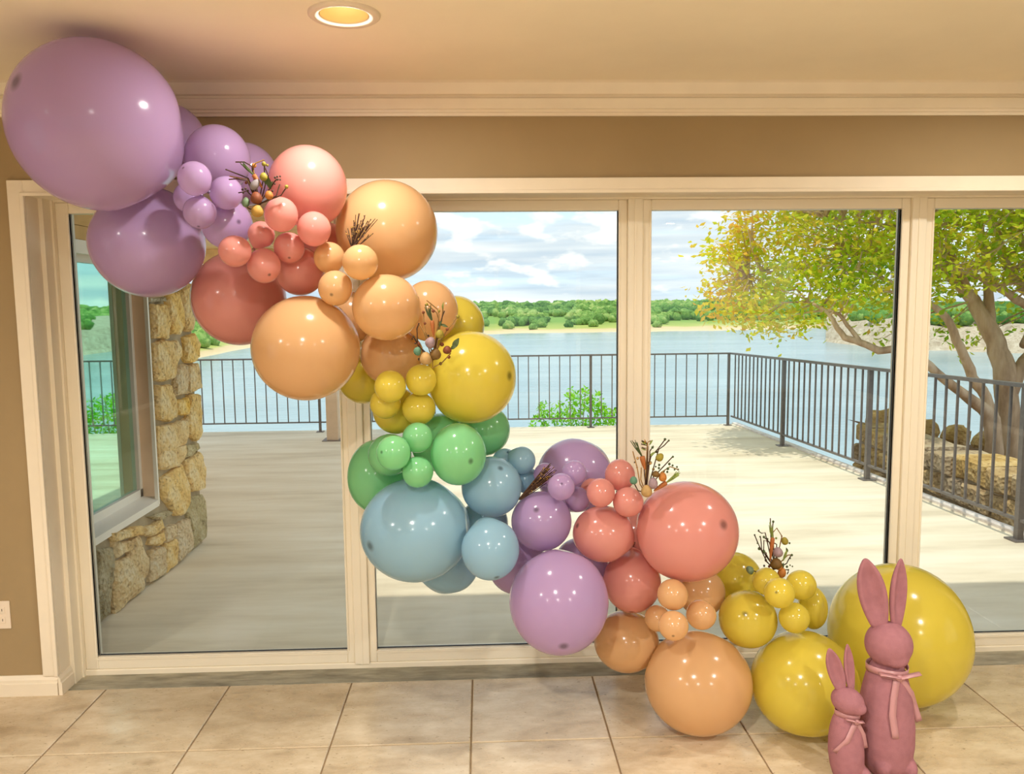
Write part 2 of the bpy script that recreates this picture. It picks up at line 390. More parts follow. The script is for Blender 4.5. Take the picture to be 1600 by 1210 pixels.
for nm, x in (('wall_left', RX0-.12), ('wall_right', RX1)):
    m = MB(); ys_ = RY0-.12
    for a, b in FILL_WIN:
        m.box(x, x+.12, ys_, a, -.02, CEIL+.1); m.box(x, x+.12, a, b, -.02, .4); m.box(x, x+.12, a, b, 2.1, CEIL+.1); ys_ = b
    m.box(x, x+.12, ys_, .20, -.02, CEIL+.1); struct(m.build(nm, M_wall))
    for a, b in FILL_WIN:
        wn += 1; w = struct(empty('window_%d' % wn, (x+.06, (a+b)/2, .4))); f = MB(); c = (a+b)/2
        for y0, y1 in ((a, a+.05), (c-.03, c+.03), (b-.05, b)): f.box(x+.03, x+.09, y0, y1, .4, 2.1)
        for y0, y1 in ((a+.05, c-.03), (c+.03, b-.05)):
            for z0, z1 in ((.4, .45), (2.05, 2.1)): f.box(x+.03, x+.09, y0, y1, z0, z1)
        f.build('window_frame', M_vinyl, w)
        for y0, y1 in ((a+.05, c-.03), (c+.03, b-.05)): MB().box(x+.055, x+.06, y0, y1, .45, 2.05).build('pane', M_glass, w)
# back wall behind the camera, with three windows
BW = [(-3.5, -1.5), (-.9, 1.3), (1.9, 4.2)]; m = MB(); xs = RX0
for a, b in BW:
    m.box(xs, a, RY0-.12, RY0, -.02, CEIL+.1); m.box(a, b, RY0-.12, RY0, -.02, .35); m.box(a, b, RY0-.12, RY0, 2.15, CEIL+.1); xs = b
m.box(xs, RX1, RY0-.12, RY0, -.02, CEIL+.1); struct(m.build('wall_back', M_wall))
for i, (a, b) in enumerate(BW):
    w = struct(empty('window_%d' % (i+1), ((a+b)/2, RY0-.06, .35)))
    f = MB(); c = (a+b)/2
    for x0, x1 in ((a, a+.05), (c-.03, c+.03), (b-.05, b)): f.box(x0, x1, RY0-.09, RY0-.03, .35, 2.15)
    for x0, x1 in ((a+.05, c-.03), (c+.03, b-.05)):
        for z0, z1 in ((.35, .40), (1.40, 1.45), (2.10, 2.15)): f.box(x0, x1, RY0-.09, RY0-.03, z0, z1)
    f.build('window_frame', M_vinyl, w)
    for x0, x1 in ((a+.05, c-.03), (c+.03, b-.05)): MB().box(x0, x1, RY0-.065, RY0-.06, .40, 2.10).build('pane', M_glass, w)
struct(MB().box(RX0-.12, RX1+.12, RY0-.12, .20, CEIL, CEIL+.12).build('ceiling', M_ceil))

# crown moulding
ZC = avg(atY(800, 182.8, WF).z, atY(1380, 180.5, WF).z)
h = CEIL-ZC
prof = [(WF, ZC), (WF-.012, ZC), (WF-.014, ZC+.011), (WF-.021, ZC+.012), (WF-.022, ZC+.021), (WF-.029, ZC+.024), (WF-.040, ZC+.060),
        (WF-.030, ZC+.064), (WF-.031, ZC+.071), (WF-.046, ZC+.074), (WF-.052, ZC+.085), (WF-.066, CEIL-.006), (WF-.082, CEIL), (WF, CEIL)]
struct(MB().profile_x(prof, RX0, RX1).build('trim_1', M_trim))

# baseboard on the window wall, left of the opening
ZB = atY(40, 1058, -.065).z
prof = [(WF, 0), (WF-.018, 0), (WF-.018, ZB*.62), (WF-.013, ZB*.66), (WF-.013, ZB*.80), (WF-.008, ZB*.9), (WF-.004, ZB), (WF, ZB)]
struct(MB().profile_x(prof, RX0, CI-.004).build('baseboard_left', M_trim))
struct(MB().profile_x(prof, OXR+.03, RX1).build('baseboard_right', M_trim))

# casing, jambs and the fixed door frame
tr = struct(empty('trim_2', (CI, WF, 0)))
bevel(MB().box(CO, CI, -.068, WF, ZB, ZO).build('casing_side', M_trim, tr), .003)
bevel(MB().box(CI, OXR, -.068, WF, ZI, ZO).build('casing_head', M_trim, tr), .003)
bevel(MB().box(OXR, OXR+(CI-CO), -.068, WF, 0, ZO).build('casing_side', M_trim, tr), .003)
bevel(MB().box(CI-.012, CI+.004, -.074, -.062, ZB, ZI+.002).build('casing_bead', M_trim, tr), .003)
bevel(MB().box(CI-.012, OXR, -.074, -.062, ZI-.004, ZI+.010).build('casing_bead', M_trim, tr), .003)
J1 = CI; J2 = avg(atY(70, 460, .03).x, atY(116, 980, .03).x)
m = MB().box(CI-.02, J1, WF, .035, 0, ZI+.02); m.build('jamb_board', M_trim, tr)
MB().box(J1, OXR, WF, .035, ZI, ZI+.02).build('head_jamb_board', M_trim, tr)
MB().box(OXR, OXR+.02, WF, .17, 0, ZI+.02).build('jamb_board', M_trim, tr)
# small plinth return of the baseboard at the jamb
m = MB(); p = [(0, 0), (.014, 0), (.014, ZB*.62), (.009, ZB*.66), (.009, ZB*.8), (.003, ZB)]
k = [(J1+a, z) for a, z in p]+[(J1-.001, ZB), (J1-.001, 0)][:1]
n_ = len(k)
for y in (-.066, .03): m.v += [(x, y, z) for x, z in k]
m.f = [(j, (j+1) % n_, n_+(j+1) % n_, n_+j) for j in range(n_)]+[tuple(range(n_)), tuple(range(n_, 2*n_))[::-1]]
m.build('plinth_return', M_trim, tr)

GY = 0.135; FY = 0.112
fr = struct(empty('trim_3', (0, FY, 0)))
ZF = avg(atY(900, 313, FY).z, atY(1380, 309, FY).z)            # underside of the frame head as the room sees it
JF = avg(atY(94, 460, FY).x, atY(131, 980, FY).x)
MB().box(CI-.018, J2, .035, .175, 0, ZI+.02).build('frame_jamb', M_vinyl, fr)
MB().box(J2, JF, FY-.02, .175, .0, ZI).build('frame_jamb', M_vinyl, fr)
MB().box(J1, OXR, .035, .175, (ZF+ZI)/2+.004, ZI+.02).build('frame_head', M_vinyl, fr)
MB().box(J2, OXR, FY-.012, .175, ZF, (ZF+ZI)/2+.004).build('frame_head', M_vinyl, fr)
bevel(MB().box(JF-.01, OXR, FY-.004, .185, -.01, .024).build('frame_sill', M_vinyl, fr), .004)
GX = [(-1.676, -.606), (-.477, .577), (.716, 1.783), (1.924, 2.99)]
GZ0, GZ1 = .079, 1.963
for i in range(3):
    a, b = GX[i][1], GX[i+1][0]; c = (a+b)/2
    bevel(MB().box(c-.032, c+.032, FY-.014, .178, .020, ZF+.004).build('mullion_post', M_vinyl, fr), .004)
    MB().box(c-.004, c+.004, FY-.017, FY-.013, .022, ZF).build('mullion_ridge', M_vinyl, fr)
for i, (a, b) in enumerate(GX):
    d = struct(empty('door_%d' % (i+1), ((a+b)/2, GY, .02)))
    L = JF if i == 0 else (GX[i-1][1]+a)/2+.032
    R = OXR-.01 if i == 3 else (b+GX[i+1][0])/2-.032
    for x0, x1, s in ((L, a, 1), (b, R, -1)):
        bevel(MB().box(x0, x1, FY, .160, .024, ZF).build('stile', M_vinyl, d), .004)
        xm = a-.009 if s == 1 else b+.009
        bevel(MB().box(min(xm, xm+s*.009), max(xm, xm+s*.009), FY-.005, FY+.02, GZ0, GZ1).build('glazing_bead', M_vinyl, d), .003)
    bevel(MB().box(a, b, FY, .160, .024, GZ0).build('bottom_rail', M_vinyl, d), .004)
    bevel(MB().box(a, b, FY, .160, GZ1, ZF).build('top_rail', M_vinyl, d), .004)
    MB().box(a-.004, b+.004, FY-.005, FY+.02, GZ0-.012, GZ0-.003).build('glazing_bead', M_vinyl, d)
    MB().box(a, b, GY-.005, GY+.005, GZ0-.001, GZ0+.0025).build('gasket', M_gasket, d)
    MB().box(b-.002, b+.001, GY-.005, GY+.005, GZ0, GZ1).build('gasket', M_gasket, d)
    MB().box(a, b, GY-.003, GY+.003, GZ0, GZ1).build('glass_pane', M_glass, d)

# floor: grout bed, separate tiles, worn concrete threshold strip
TX0, TS, TY0, TY1 = -.06, .508, -.02, -.515
fl = struct(MB().box(RX0, RX1, RY0, TY0, -.12, -.005).build('floor', M_grout))
rows = [(TY1, TY0)]; y = TY1
while y > RY0: rows.append((max(y-TS, RY0), y)); y -= TS
cols = [(max(TX0+k*TS, RX0), min(TX0+(k+1)*TS, RX1)) for k in range(-8, 10) if TX0+(k+1)*TS > RX0 and TX0+k*TS < RX1]
cache = {}
for (y0, y1) in rows:
    for (x0, x1) in cols:
        w, dpt = x1-x0-.006, y1-y0-.006
        if w < .02 or dpt < .02: continue
        key = (round(w, 3), round(dpt, 3))
        if key not in cache:
            b = MB(); e = .003
            P = [(-w/2, -dpt/2, -.006), (w/2, -dpt/2, -.006), (w/2, dpt/2, -.006), (-w/2, dpt/2, -.006)]
            P2 = [(-w/2, -dpt/2, -.002), (w/2, -dpt/2, -.002), (w/2, dpt/2, -.002), (-w/2, dpt/2, -.002)]
            P3 = [(-w/2+e, -dpt/2+e, 0), (w/2-e, -dpt/2+e, 0), (w/2-e, dpt/2-e, 0), (-w/2+e, dpt/2-e, 0)]
            b.v = P+P2+P3; b.f = [(8, 9, 10, 11)]+[(i, (i+1) % 4, 4+(i+1) % 4, 4+i) for i in range(4)]+[(4+i, 4+(i+1) % 4, 8+(i+1) % 4, 8+i) for i in range(4)]
            cache[key] = b.mesh('floor_tile'); cache[key].materials.append(M_tile)
        o = bpy.data.objects.new('floor_tile', cache[key]); COL.objects.link(o); o.parent = fl
        o.location = Vector(((x0+x1)/2, (y0+y1)/2, 0))-Vector(fl.location)
struct(MB().box(CI-.02, OXR+.02, TY0, FY+.02, -.12, 0.0).build('trim_4', M_strip))
# strip of floor bed below the wall ends
struct(MB().box(RX0, CI-.02, TY0, .2, -.12, -.02).box(OXR+.02, RX1, TY0, .2, -.12, -.02).build('trim_5', M_grout))

# ------------------------------------------------------------------ recessed downlights: one in view, the others added for fill light
def downlight(x, y, label):
    t = tag(empty('ceiling_light', (x, y, CEIL)), label, 'ceiling light', 'recessed downlights')
    MB().lathe([(.104, .0), (.1035, -.006), (.098, -.010), (.082, -.009), (.072, -.004), (.070, .0)], (x, y, CEIL), 40).build('trim_ring', M_white, t, True)
    MB().lathe([(.070, -.002), (.066, .02), (.062, .05), (.060, .085), (.0, .0851)], (x, y, CEIL-.001), 40).build('baffle', M_baffle, t, True)
    b = MB().lathe([(.0, .028), (.022, .030), (.036, .038), (.042, .052), (.040, .07), (.0, .075)], (x, y, CEIL-.001), 24).build('bulb', M_bulb, t, True)
    ld = bpy.data.lights.new('downlight_lamp', 'AREA'); ld.shape = 'DISK'; ld.size = .11; ld.energy = LAMP_WATTS*(.25 if y > -1.5 else 1); ld.color = (1.0, .955, .88); ld.spread = math.radians(170)
    lo = bpy.data.objects.new('lamp', ld); COL.objects.link(lo); lo.parent = t; lo.location = (0, 0, -.002)
t = NT('lit_bulb'); em = t.new('Emission'); em.inputs[0].default_value = (1, .84, .55, 1); em.inputs[1].default_value = 1.3; t.link(em.outputs[0], t.out.inputs[0]); M_bulb = t.m
M_baffle = simple('baffle_reflector', lin(250, 214, 150), 0.35, 0.5)
# a can is cut into the ceiling around each fitting
cl = bpy.data.objects['ceiling']
LAMPS = []
c0 = (avg(atZ(482, 20, CEIL).x, atZ(592, 22, CEIL).x), avg(atZ(537, 2, CEIL).y, atZ(537, 40, CEIL).y))
for iy in range(3):  # every fitting but the first is an unseen lamp added to brighten the room
    for ix in (0, 1) if iy == 0 else (-1, 0, 1):
        LAMPS.append((c0[0]+2.45*ix, c0[1]-2.2*iy, ix, iy))
cl.scale = (1, 1, 1)
def cut_ceiling():
    # ceiling rebuilt as a plate with round holes so the cans are open
    bm = bmesh.new(); me = cl.data
    bpy.data.objects.remove(cl, do_unlink=True)
    X0, X1, Y0, Y1 = RX0-.12, RX1+.12, RY0-.12, .20; R = .0715; n = 32
    vs, fs = [], []
    holes = [(x, y) for x, y, _, _ in LAMPS]
    xs = sorted({X0, X1, *[round(x-.2, 4) for x, _ in holes], *[round(x+.2, 4) for x, _ in holes]})
    ys = sorted({Y0, Y1, *[round(y-.2, 4) for _, y in holes], *[round(y+.2, 4) for _, y in holes]})
    mb = MB()
    for i in range(len(xs)-1):
        for j in range(len(ys)-1):
            cx, cy = (xs[i]+xs[i+1])/2, (ys[j]+ys[j+1])/2
            hit = [q for q in holes if abs(q[0]-cx) < .01 and abs(q[1]-cy) < .01]
            k = len(mb.v)
            if not hit:
                mb.v += [(xs[i], ys[j], CEIL), (xs[i+1], ys[j], CEIL), (xs[i+1], ys[j+1], CEIL), (xs[i], ys[j+1], CEIL)]; mb.f.append((k, k+3, k+2, k+1))
            else:
                hx, hy = hit[0]
                for a in range(n):
                    t_ = 2*math.pi*a/n; c_, s_ = math.cos(t_), math.sin(t_); sc = .2/max(abs(c_), abs(s_))
                    mb.v.append((hx+R*c_, hy+R*s_, CEIL)); mb.v.append((hx+sc*c_, hy+sc*s_, CEIL))
                for a in range(n):
                    b2 = (a+1) % n; mb.f.append((k+2*a, k+2*a+1, k+2*b2+1, k+2*b2))
                for a in range(n):
                    t_ = 2*math.pi*a/n; mb.v.append((hx+R*math.cos(t_), hy+R*math.sin(t_), CEIL+.1))
                for a in range(n):
                    b2 = (a+1) % n; mb.f.append((k+2*a, k+2*b2, k+2*n+b2, k+2*n+a))
    mb.box(X0, X1, Y0, Y1, CEIL+.1, CEIL+.14)
    o = bpy.data.objects.new('ceiling', bpy.data.meshes.new('ceiling')); COL.objects.link(o)
    o.data.from_pydata(mb.v, [], mb.f); o.data.update(); o.data.materials.append(M_ceil); struct(o)
cut_ceiling()
for x, y, ix, iy in LAMPS:
    downlight(x, y, 'white ringed recessed downlight in ceiling above the balloon garland, lit' if (ix, iy) == (0, 0) else 'added unseen fill downlight in ceiling away from the glass doors')

# ------------------------------------------------------------------ wall outlet by the casing
oy = WF; a = atY(14, 938, oy); b = atY(14, 983, oy)
x1 = a.x+.003; x0 = x1-.072; zc = (a.z+b.z)/2; hh = .058
t = tag(empty('wall_outlet', ((x0+x1)/2, oy, zc-hh)), 'cream electrical outlet plate on tan wall beside the door casing', 'outlet')
bevel(MB().box(x0, x1, oy-.006, oy, zc-hh, zc+hh).build('cover_plate', M_white, t), .002)
for dz in (-.021, .021):
    so = bevel(MB().box((x0+x1)/2-.017, (x0+x1)/2+.017, oy-.009, oy-.005, zc+dz-.014, zc+dz+.014).build('socket', M_white, t), .003)
    for dx in (-.007, .007): MB().box((x0+x1)/2+dx-.0012, (x0+x1)/2+dx+.0012, oy-.0095, oy-.0085, zc+dz-.004, zc+dz+.006).build('slot', M_dark, so)
MB().ellipsoid(((x0+x1)/2, oy-.006, zc), (.003, .0015, .003), 8, 5).build('screw', M_white, t)

# ================================================================== OUTSIDE
DK = lambda Y: .01-.028*Y
def slab(x0, x1, y0, y1, t=.22):
    return MB().hexa([(x0, y0, DK(y0)-t), (x1, y0, DK(y0)-t), (x1, y1, DK(y1)-t), (x0, y1, DK(y1)-t), (x0, y0, DK(y0)), (x1, y0, DK(y0)), (x1, y1, DK(y1)), (x0, y1, DK(y1))])
struct(slab(-7.5, 3.72, .185, 8.28).build('patio_deck', M_deck, origin=(0, 4, 0)), 'pale trowelled concrete deck sloping out to the railing', 'deck')
ed = struct(MB().hexa([(3.66, .2, DK(.2)), (3.74, .2, DK(.2)), (3.74, 8.28, DK(8.28)), (3.66, 8.28, DK(8.28)), (3.66, .2, DK(.2)+.02), (3.74, .2, DK(.2)+.02), (3.74, 8.28, DK(8.28)+.02), (3.66, 8.28, DK(8.28)+.02)]).build('trim_6', M_edge))
# main roof eave over the doors
struct(MB().box(-1.04, 5.2, .2, .38, 2.52, 2.66).box(-4.4, 5.2, -7.4, .2, 2.575, 2.75).build('roof_eave', M_roof), 'house roof slab with short eave over the glass doors', 'roof')

# ---- stone wing with a window, left of the doors
XW = -1.94
wing = struct(empty('wall_wing', (XW, 1.2, 0)))
wy0, wy1, wz0, wz1, YE, ZT = .30, 1.478, .462, 1.85, 2.225, 2.30
co = MB().box(-4.2, XW-.02, .2, wy0, -.1, ZT).box(XW-.35, XW-.02, wy0, wy1, -.1, wz0-.03).box(XW-.35, XW-.02, wy0, wy1, wz1, ZT).box(-4.2, XW-.02, wy1, YE, -.1, ZT)
co.build('mortar_core', M_mortar, wing)
XG = -2.045
MB().box(-3.6, -3.5, wy0, wy1, -.1, ZT).build('dark_room_back', M_dark, wing)  # dark-coloured sheet standing in for the shade inside the wing room
wf = M_white_frame = simple('white_window_frame', lin(238, 234, 224), .4, .5)
fr_ = MB().box(XG-.03, XG+.025, wy1-.045, wy1, wz0, wz1).box(XG-.03, XG+.025, wy0, wy0+.045, wz0, wz1).box(XG-.03, XG+.025, wy0, wy1, wz0, wz0+.05).box(XG-.03, XG+.025, wy0, wy1, wz1-.04, wz1)
fr_.build('window_frame', wf, wing)
MB().box(XG-.004, XG+.004, wy0+.045, wy1-.045, wz0+.05, wz1-.04).build('window_pane', M_mirror, wing)
MB().box(XG+.025, XW-.006, wy1-.012, wy1+.001, wz0, wz1).build('window_reveal', M_porch, wing)
MB().box(XW-.012, XW+.008, wy1-.014, wy1+.004, wz0-.05, wz1).build('corner_bead', wf, wing)
MB().hexa([(XG+.02, wy0, wz0-.06), (XW+.006, wy0, wz0-.06), (XW+.006, wy1, wz0-.06), (XG+.02, wy1, wz0-.06), (XG+.02, wy0, wz0+.006), (XW+.006, wy0, wz0-.022), (XW+.006, wy1, wz0-.022), (XG+.02, wy1, wz0+.006)]).build('window_sill', wf, wing)
MB().box(XW-.02, XW+.012, .2, YE, wz1-.008, 1.907).build('frieze_board', wf, wing)
for z0, z1 in ((1.909, 1.975), (1.978, 2.13), (2.133, 2.30)): MB().box(XW-.02, XW+.006, .2, YE, z0, z1).build('gable_board', M_wood, wing)
# venetian blind inside that window
bl = tag(empty('window_blind', (XG-.07, .7, wz0+.1)), 'white slatted blind hanging inside the green glass wing window', 'blind')
for k in range(22):
    z = wz1-.10-k*.055
    MB().hexa([(XG-.09, wy0+.06, z-.010), (XG-.055, wy0+.06, z+.004), (XG-.055, wy0+.62, z+.004), (XG-.09, wy0+.62, z-.010), (XG-.09, wy0+.06, z-.007), (XG-.055, wy0+.06, z+.007), (XG-.055, wy0+.62, z+.007), (XG-.09, wy0+.62, z-.007)]).build('slat', wf, bl)
MB().box(XG-.075, XG-.071, wy0+.3, wy0+.304, wz0+.1, wz1-.04).build('cord', wf, bl)

# traced stones on the wing: pixel outlines carried onto the wall face x = XW
def stone_from(poly, X, parent, mat, depth=.045, seed=0):
    rnd = random.Random(seed)
    Q = [(p.y, p.z) for p in (atX(u, v, X) for u, v in poly)]
    cy = sum(q[0] for q in Q)/len(Q); cz = sum(q[1] for q in Q)/len(Q)
    D = []
    for i in range(len(Q)):
        a, b = Q[i], Q[(i+1) % len(Q)]; L = math.hypot(a[0]-b[0], a[1]-b[1]); n = max(1, min(4, round(L/.045)))
        for k in range(n):
            t = k/n; j = .006
            D.append((a[0]+(b[0]-a[0])*t+rnd.uniform(-j, j), a[1]+(b[1]-a[1])*t+rnd.uniform(-j, j)))
    n = len(D); m = MB()
    for s, dx in ((1.0, -.02), (1.0, depth*.45), (.93, depth*.8), (.70, depth), (.38, depth*1.05)):
        for (y, z) in D:
            yy, zz = cy+(y-cy)*s, cz+(z-cz)*s; jj = noise.noise((yy*14+seed, zz*14, s*3))*.016 if s < 1 else 0
            m.v.append((X-.02+dx+jj, yy, zz))
    m.v.append((X-.02+depth*1.05+noise.noise((cy*9, cz*9, seed))*.012, cy, cz))
    for r in range(4):
        for i in range(n): m.f.append((r*n+i, r*n+(i+1) % n, (r+1)*n+(i+1) % n, (r+1)*n+i))
    for i in range(n): m.f.append((4*n+i, 4*n+(i+1) % n, 5*n))
    return m.build('stone', mat, parent, smooth=False, origin=(X, cy, cz))
def S(off, sc, txt): return [[(off[0]+float(a)/sc, off[1]+float(b)/sc) for a, b in (q.split(',') for q in l.split())] for l in txt.strip().split('\n')]
st = S((220, 430), 4.483, '''60,165 165,155 165,185 110,192 62,195
85,205 165,205 190,320 180,445 95,440
190,130 265,120 290,300 275,410 195,415 200,300 180,190
278,100 345,55 358,260 352,390 305,395
90,475 150,455 250,460 278,560 230,640 225,720 140,750 95,740 90,600
300,440 375,410 395,480 390,595 330,620 300,590 310,500
235,660 300,625 316,690 305,830 235,850
322,632 397,615 405,800 325,828
110,775 195,765 235,870 248,980 195,1030 110,1010
250,880 322,858 328,900 313,975 255,985
332,840 397,830 410,1000 410,1130 385,1160 335,1120 322,1000
118,1060 230,1040 316,1005 328,1120 300,1180 200,1240 128,1270 115,1150''')
st += S((140, 690), 4.035, '''438,60 600,20 606,70 560,160 450,180 438,120
605,30 682,5 690,40 640,100 606,108
600,125 690,65 725,170 715,300 640,320 615,260
455,225 570,145 618,255 622,380 590,465 545,476 510,420 460,350
620,360 715,330 735,440 740,560 735,606 642,690 642,560 612,430
540,530 613,482 638,640 636,690 542,770 538,640
467,642 533,606 538,772 472,832
378,690 460,660 466,838 382,890
370,655 385,612 455,562 460,620 420,658
472,542 530,522 534,600 472,636
145,770 240,722 270,600 310,592 325,660 358,740 350,850 325,880 328,948 250,1000 156,1086 142,900
150,640 240,622 250,680 152,732
42,690 143,668 152,724 133,800 118,1106 66,1136
130,585 325,528 322,590 262,600 150,630
335,590 345,548 450,492 450,545 375,600
372,478 498,432 528,452 462,488 440,500''')
grey = {0, 13, 24, 27, 16}
for i, pl in enumerate(st): stone_from(pl, XW, wing, M_stone_grey if i in grey else M_stone, .05 if i not in grey else .035, i)
# stones higher up and at the outer end of the wing that the view does not trace
for r in range(7):
    z0 = -.04+r*.33; 
    for c in range(4):
        x0 = XW-.06-(c+1)*.34-(.1 if r % 2 else 0); m = MB(); 
        m.hexa([(x0, YE-.03, z0), (x0+.31, YE-.03, z0), (x0+.31, YE+.025, z0+.01), (x0, YE+.03, z0+.01), (x0, YE-.03, z0+.30), (x0+.31, YE-.03, z0+.30), (x0+.30, YE+.025, z0+.28), (x0+.02, YE+.02, z0+.28)]); m.build('stone', M_stone, wing)

# ---- porch roof over the left of the deck, with its post
pr_ = struct(empty('porch_roof', (-2.8, 4, 2.3)), 'tan boarded porch roof over the left side of the deck', 'porch roof')
for k in range(26): MB().box(-4.35, -1.07, .22+k*.29, .22+k*.29+.285, 2.302, 2.33).build('ceiling_board', M_wood, pr_)
MB().box(-4.4, -1.05, .22, 7.8, 2.33, 2.5).build('roof_slab', M_roof, pr_)
MB().box(-4.35, -1.86, 7.16, 7.31, 2.12, 2.30).build('beam', M_wood, pr_)
MB().box(-2.05, -1.90, .22, 7.16, 2.14, 2.30).build('beam', M_wood, pr_)
pp = tag(empty('porch_post', (-1.972, 7.235, DK(7.235))), 'square cream porch post standing on the deck near the far railing', 'post')
bevel(MB().box(-2.047, -1.897, 7.16, 7.31, DK(7.235)+.01, 2.12).build('shaft', M_porch, pp), .006)
MB().box(-2.10, -1.845, 7.10, 7.37, DK(7.37), DK(7.235)+.012).build('base_plate', M_rail, pp)

# ---- railings: every baluster, post and rail is a piece of its own
RT = lambda Y: 1.071-.0284*Y
def bar(name, parent, x, y, z0, z1, w, mat=M_rail, share={}):
    key = (name, round(z1-z0, 3), w)
    if key not in share:
        me = MB().box(-w/2, w/2, -w/2, w/2, 0, z1-z0).mesh(name); me.materials.append(mat); share[key] = me
    o = bpy.data.objects.new(name, share[key]); COL.objects.link(o); o.parent = parent; o.location = Vector((x, y, z0))-parent_loc(parent); return o
YR = 8.09
rf = tag(empty('railing', (0, YR, DK(YR))), 'dark iron railing along the lake edge of the deck, facing the doors', 'railing')
zt = RT(YR); zb = zt-.909
MB().box(-7.3, 3.56, YR-.022, YR+.022, zt-.022, zt).build('top_rail', M_rail, rf)
MB().box(-7.3, 3.52, YR-.012, YR+.012, zb-.018, zb).build('bottom_rail', M_rail, rf)
px0 = atY(923, 600, YR).x; posts = [px0-1.93*k for k in range(-1, 5)]
posts = [p_ if abs(p_-3.54) > .4 else 3.54 for p_ in posts]
sp = .1497
for p_ in posts:
    bar('post', rf, p_, YR, DK(YR), zt-.02, .034)
    MB().box(p_-.05, p_+.05, YR-.05, YR+.05, DK(YR)-.004, DK(YR)+.010).build('post_foot', M_rail, rf)
for a, b in zip(posts[1:], posts[:-1]):
    n = round((b-a)/sp)
    for k in range(1, n): bar('baluster', rf, a+(b-a)*k/n, YR, zb-.004, zt-.012, .0135)
rs = tag(empty('railing', (3.58, 4, DK(4))), 'dark iron railing running out along the tree side of the deck', 'railing')
def skewbar(name, x, y0, z0, y1, z1, wx, h):
    MB().hexa([(x-wx/2, y0, z0-h), (x+wx/2, y0, z0-h), (x+wx/2, y1, z1-h), (x-wx/2, y1, z1-h), (x-wx/2, y0, z0), (x+wx/2, y0, z0), (x+wx/2, y1, z1), (x-wx/2, y1, z1)]).build(name, M_rail, rs)
XS = 3.585
skewbar('top_rail', XS, .25, RT(.25), YR-.022, RT(YR), .05, .026); skewbar('bottom_rail', XS, .25, RT(.25)-.909, YR-.02, RT(YR)-.909, .026, .02)
yp = [YR, 6.10, 3.976, 1.85, .3]
for y in yp[1:]:
    bar('post', rs, XS, y, DK(y), RT(y)-.02, .042); MB().box(XS-.06, XS+.06, y-.06, y+.06, DK(y)-.006, DK(y)+.010).build('post_foot', M_rail, rs)
for a, b in zip(yp[1:], yp[:-1]):
    n = max(2, round((b-a)/.1497))
    for k in range(1, n):
        y = a+(b-a)*k/n; bar('baluster', rs, XS, y, RT(y)-.915, RT(y)-.02, .0155)

# ---- retaining wall and planter bed beyond the side railing
rw = struct(empty('wall_retaining', (4.45, 3.6, -1.5)), 'rough limestone retaining wall beyond the side railing', 'retaining wall')
MB().box(4.33, 4.68, .4, 5.7, -2.4, .09).build('mortar_core', M_mortar, rw)
rnd = random.Random(5)
z = .16
for r in range(6):
    hgt = rnd.uniform(.16, .24); y = .42
    while y < 5.7:
        L = rnd.uniform(.3, .6); y2 = min(y+L, 5.72); m = MB(); g = .012
        x0 = 4.27+rnd.uniform(-.03, .025); j = lambda: rnd.uniform(-.015, .015)
        xb = 4.70 if r == 0 else 4.40
        ym = (y+y2)/2; zt_ = z+j(); zm = z-hgt/2
        ring = [(y+g, z-hgt+g+j()), (ym, z-hgt+g+j()), (y2-g, z-hgt+g+j()), (y2-g, zm+j()), (y2-g, zt_-g+j()), (ym, zt_-g+j()), (y+g, zt_-g+j()), (y+g, zm+j())]
        for xx, s in ((xb, 1), (x0+.035, 1), (x0+j()*.4, .8)):
            for (a_, b_) in ring: m.v.append((xx, ym+(a_-ym)*s, zm+(b_-zm)*s))
        m.v.append((x0-.01+j(), ym, zm))
        for q in range(2):
            for i in range(8): m.f.append((q*8+i, q*8+(i+1) % 8, q*8+8+(i+1) % 8, q*8+8+i))
        for i in range(8): m.f.append((16+i, 16+(i+1) % 8, 24))
        m.f.append(tuple(range(8))[::-1])
        m.build('stone', M_rstone, rw, origin=(4.3, ym, zm)); y = y2
    z -= hgt
def ground(name, f, x0, x1, y0, y1, nx, ny, mat, smooth=True):
    m = MB()
    for j in range(ny+1):
        for i in range(nx+1):
            x = x0+(x1-x0)*i/nx; y = y0+(y1-y0)*j/ny; m.v.append((x, y, f(x, y)))
    for j in range(ny):
        for i in range(nx): a = j*(nx+1)+i; m.f.append((a, a+1, a+nx+2, a+nx+1))
    return m.build(name, mat, smooth=smooth)
struct(ground('planter_ground', lambda x, y: .06+.04*noise.noise((x*1.5, y*1.5, 0))-.22*(x-4.65), 4.6, 9.5, .4, 6.6, 24, 30, M_soil), 'dark leaf-littered planter bed around the tree trunks', 'planter bed')
# rough ledge stones at the back of the bed
rnd = random.Random(11)
for k in range(9):
    y = 6.2-rnd.random()*.3; x = 4.75+k*.46+rnd.uniform(-.02, .02)
    o = MB().ellipsoid((x, y, .14-.22*(x-4.65)), (.19, .15, .16), 9, 6, noise_amp=.25).build('ledge_rock', M_rstone)
    tag(o, 'brown weathered rock edging the back of the planter bed', 'rock', 'rocks behind the planter bed')
# steep bank under the deck, out of sight below its edge
struct(ground('lake_bank', lambda x, y: -1.0-.9*max(0, y-8)-.6*max(0, -6-x)-.2*max(0, x-9)+.4*noise.noise((x*.4, y*.4, 3)), -40, 40, -6, 28, 40, 34, M_soil))

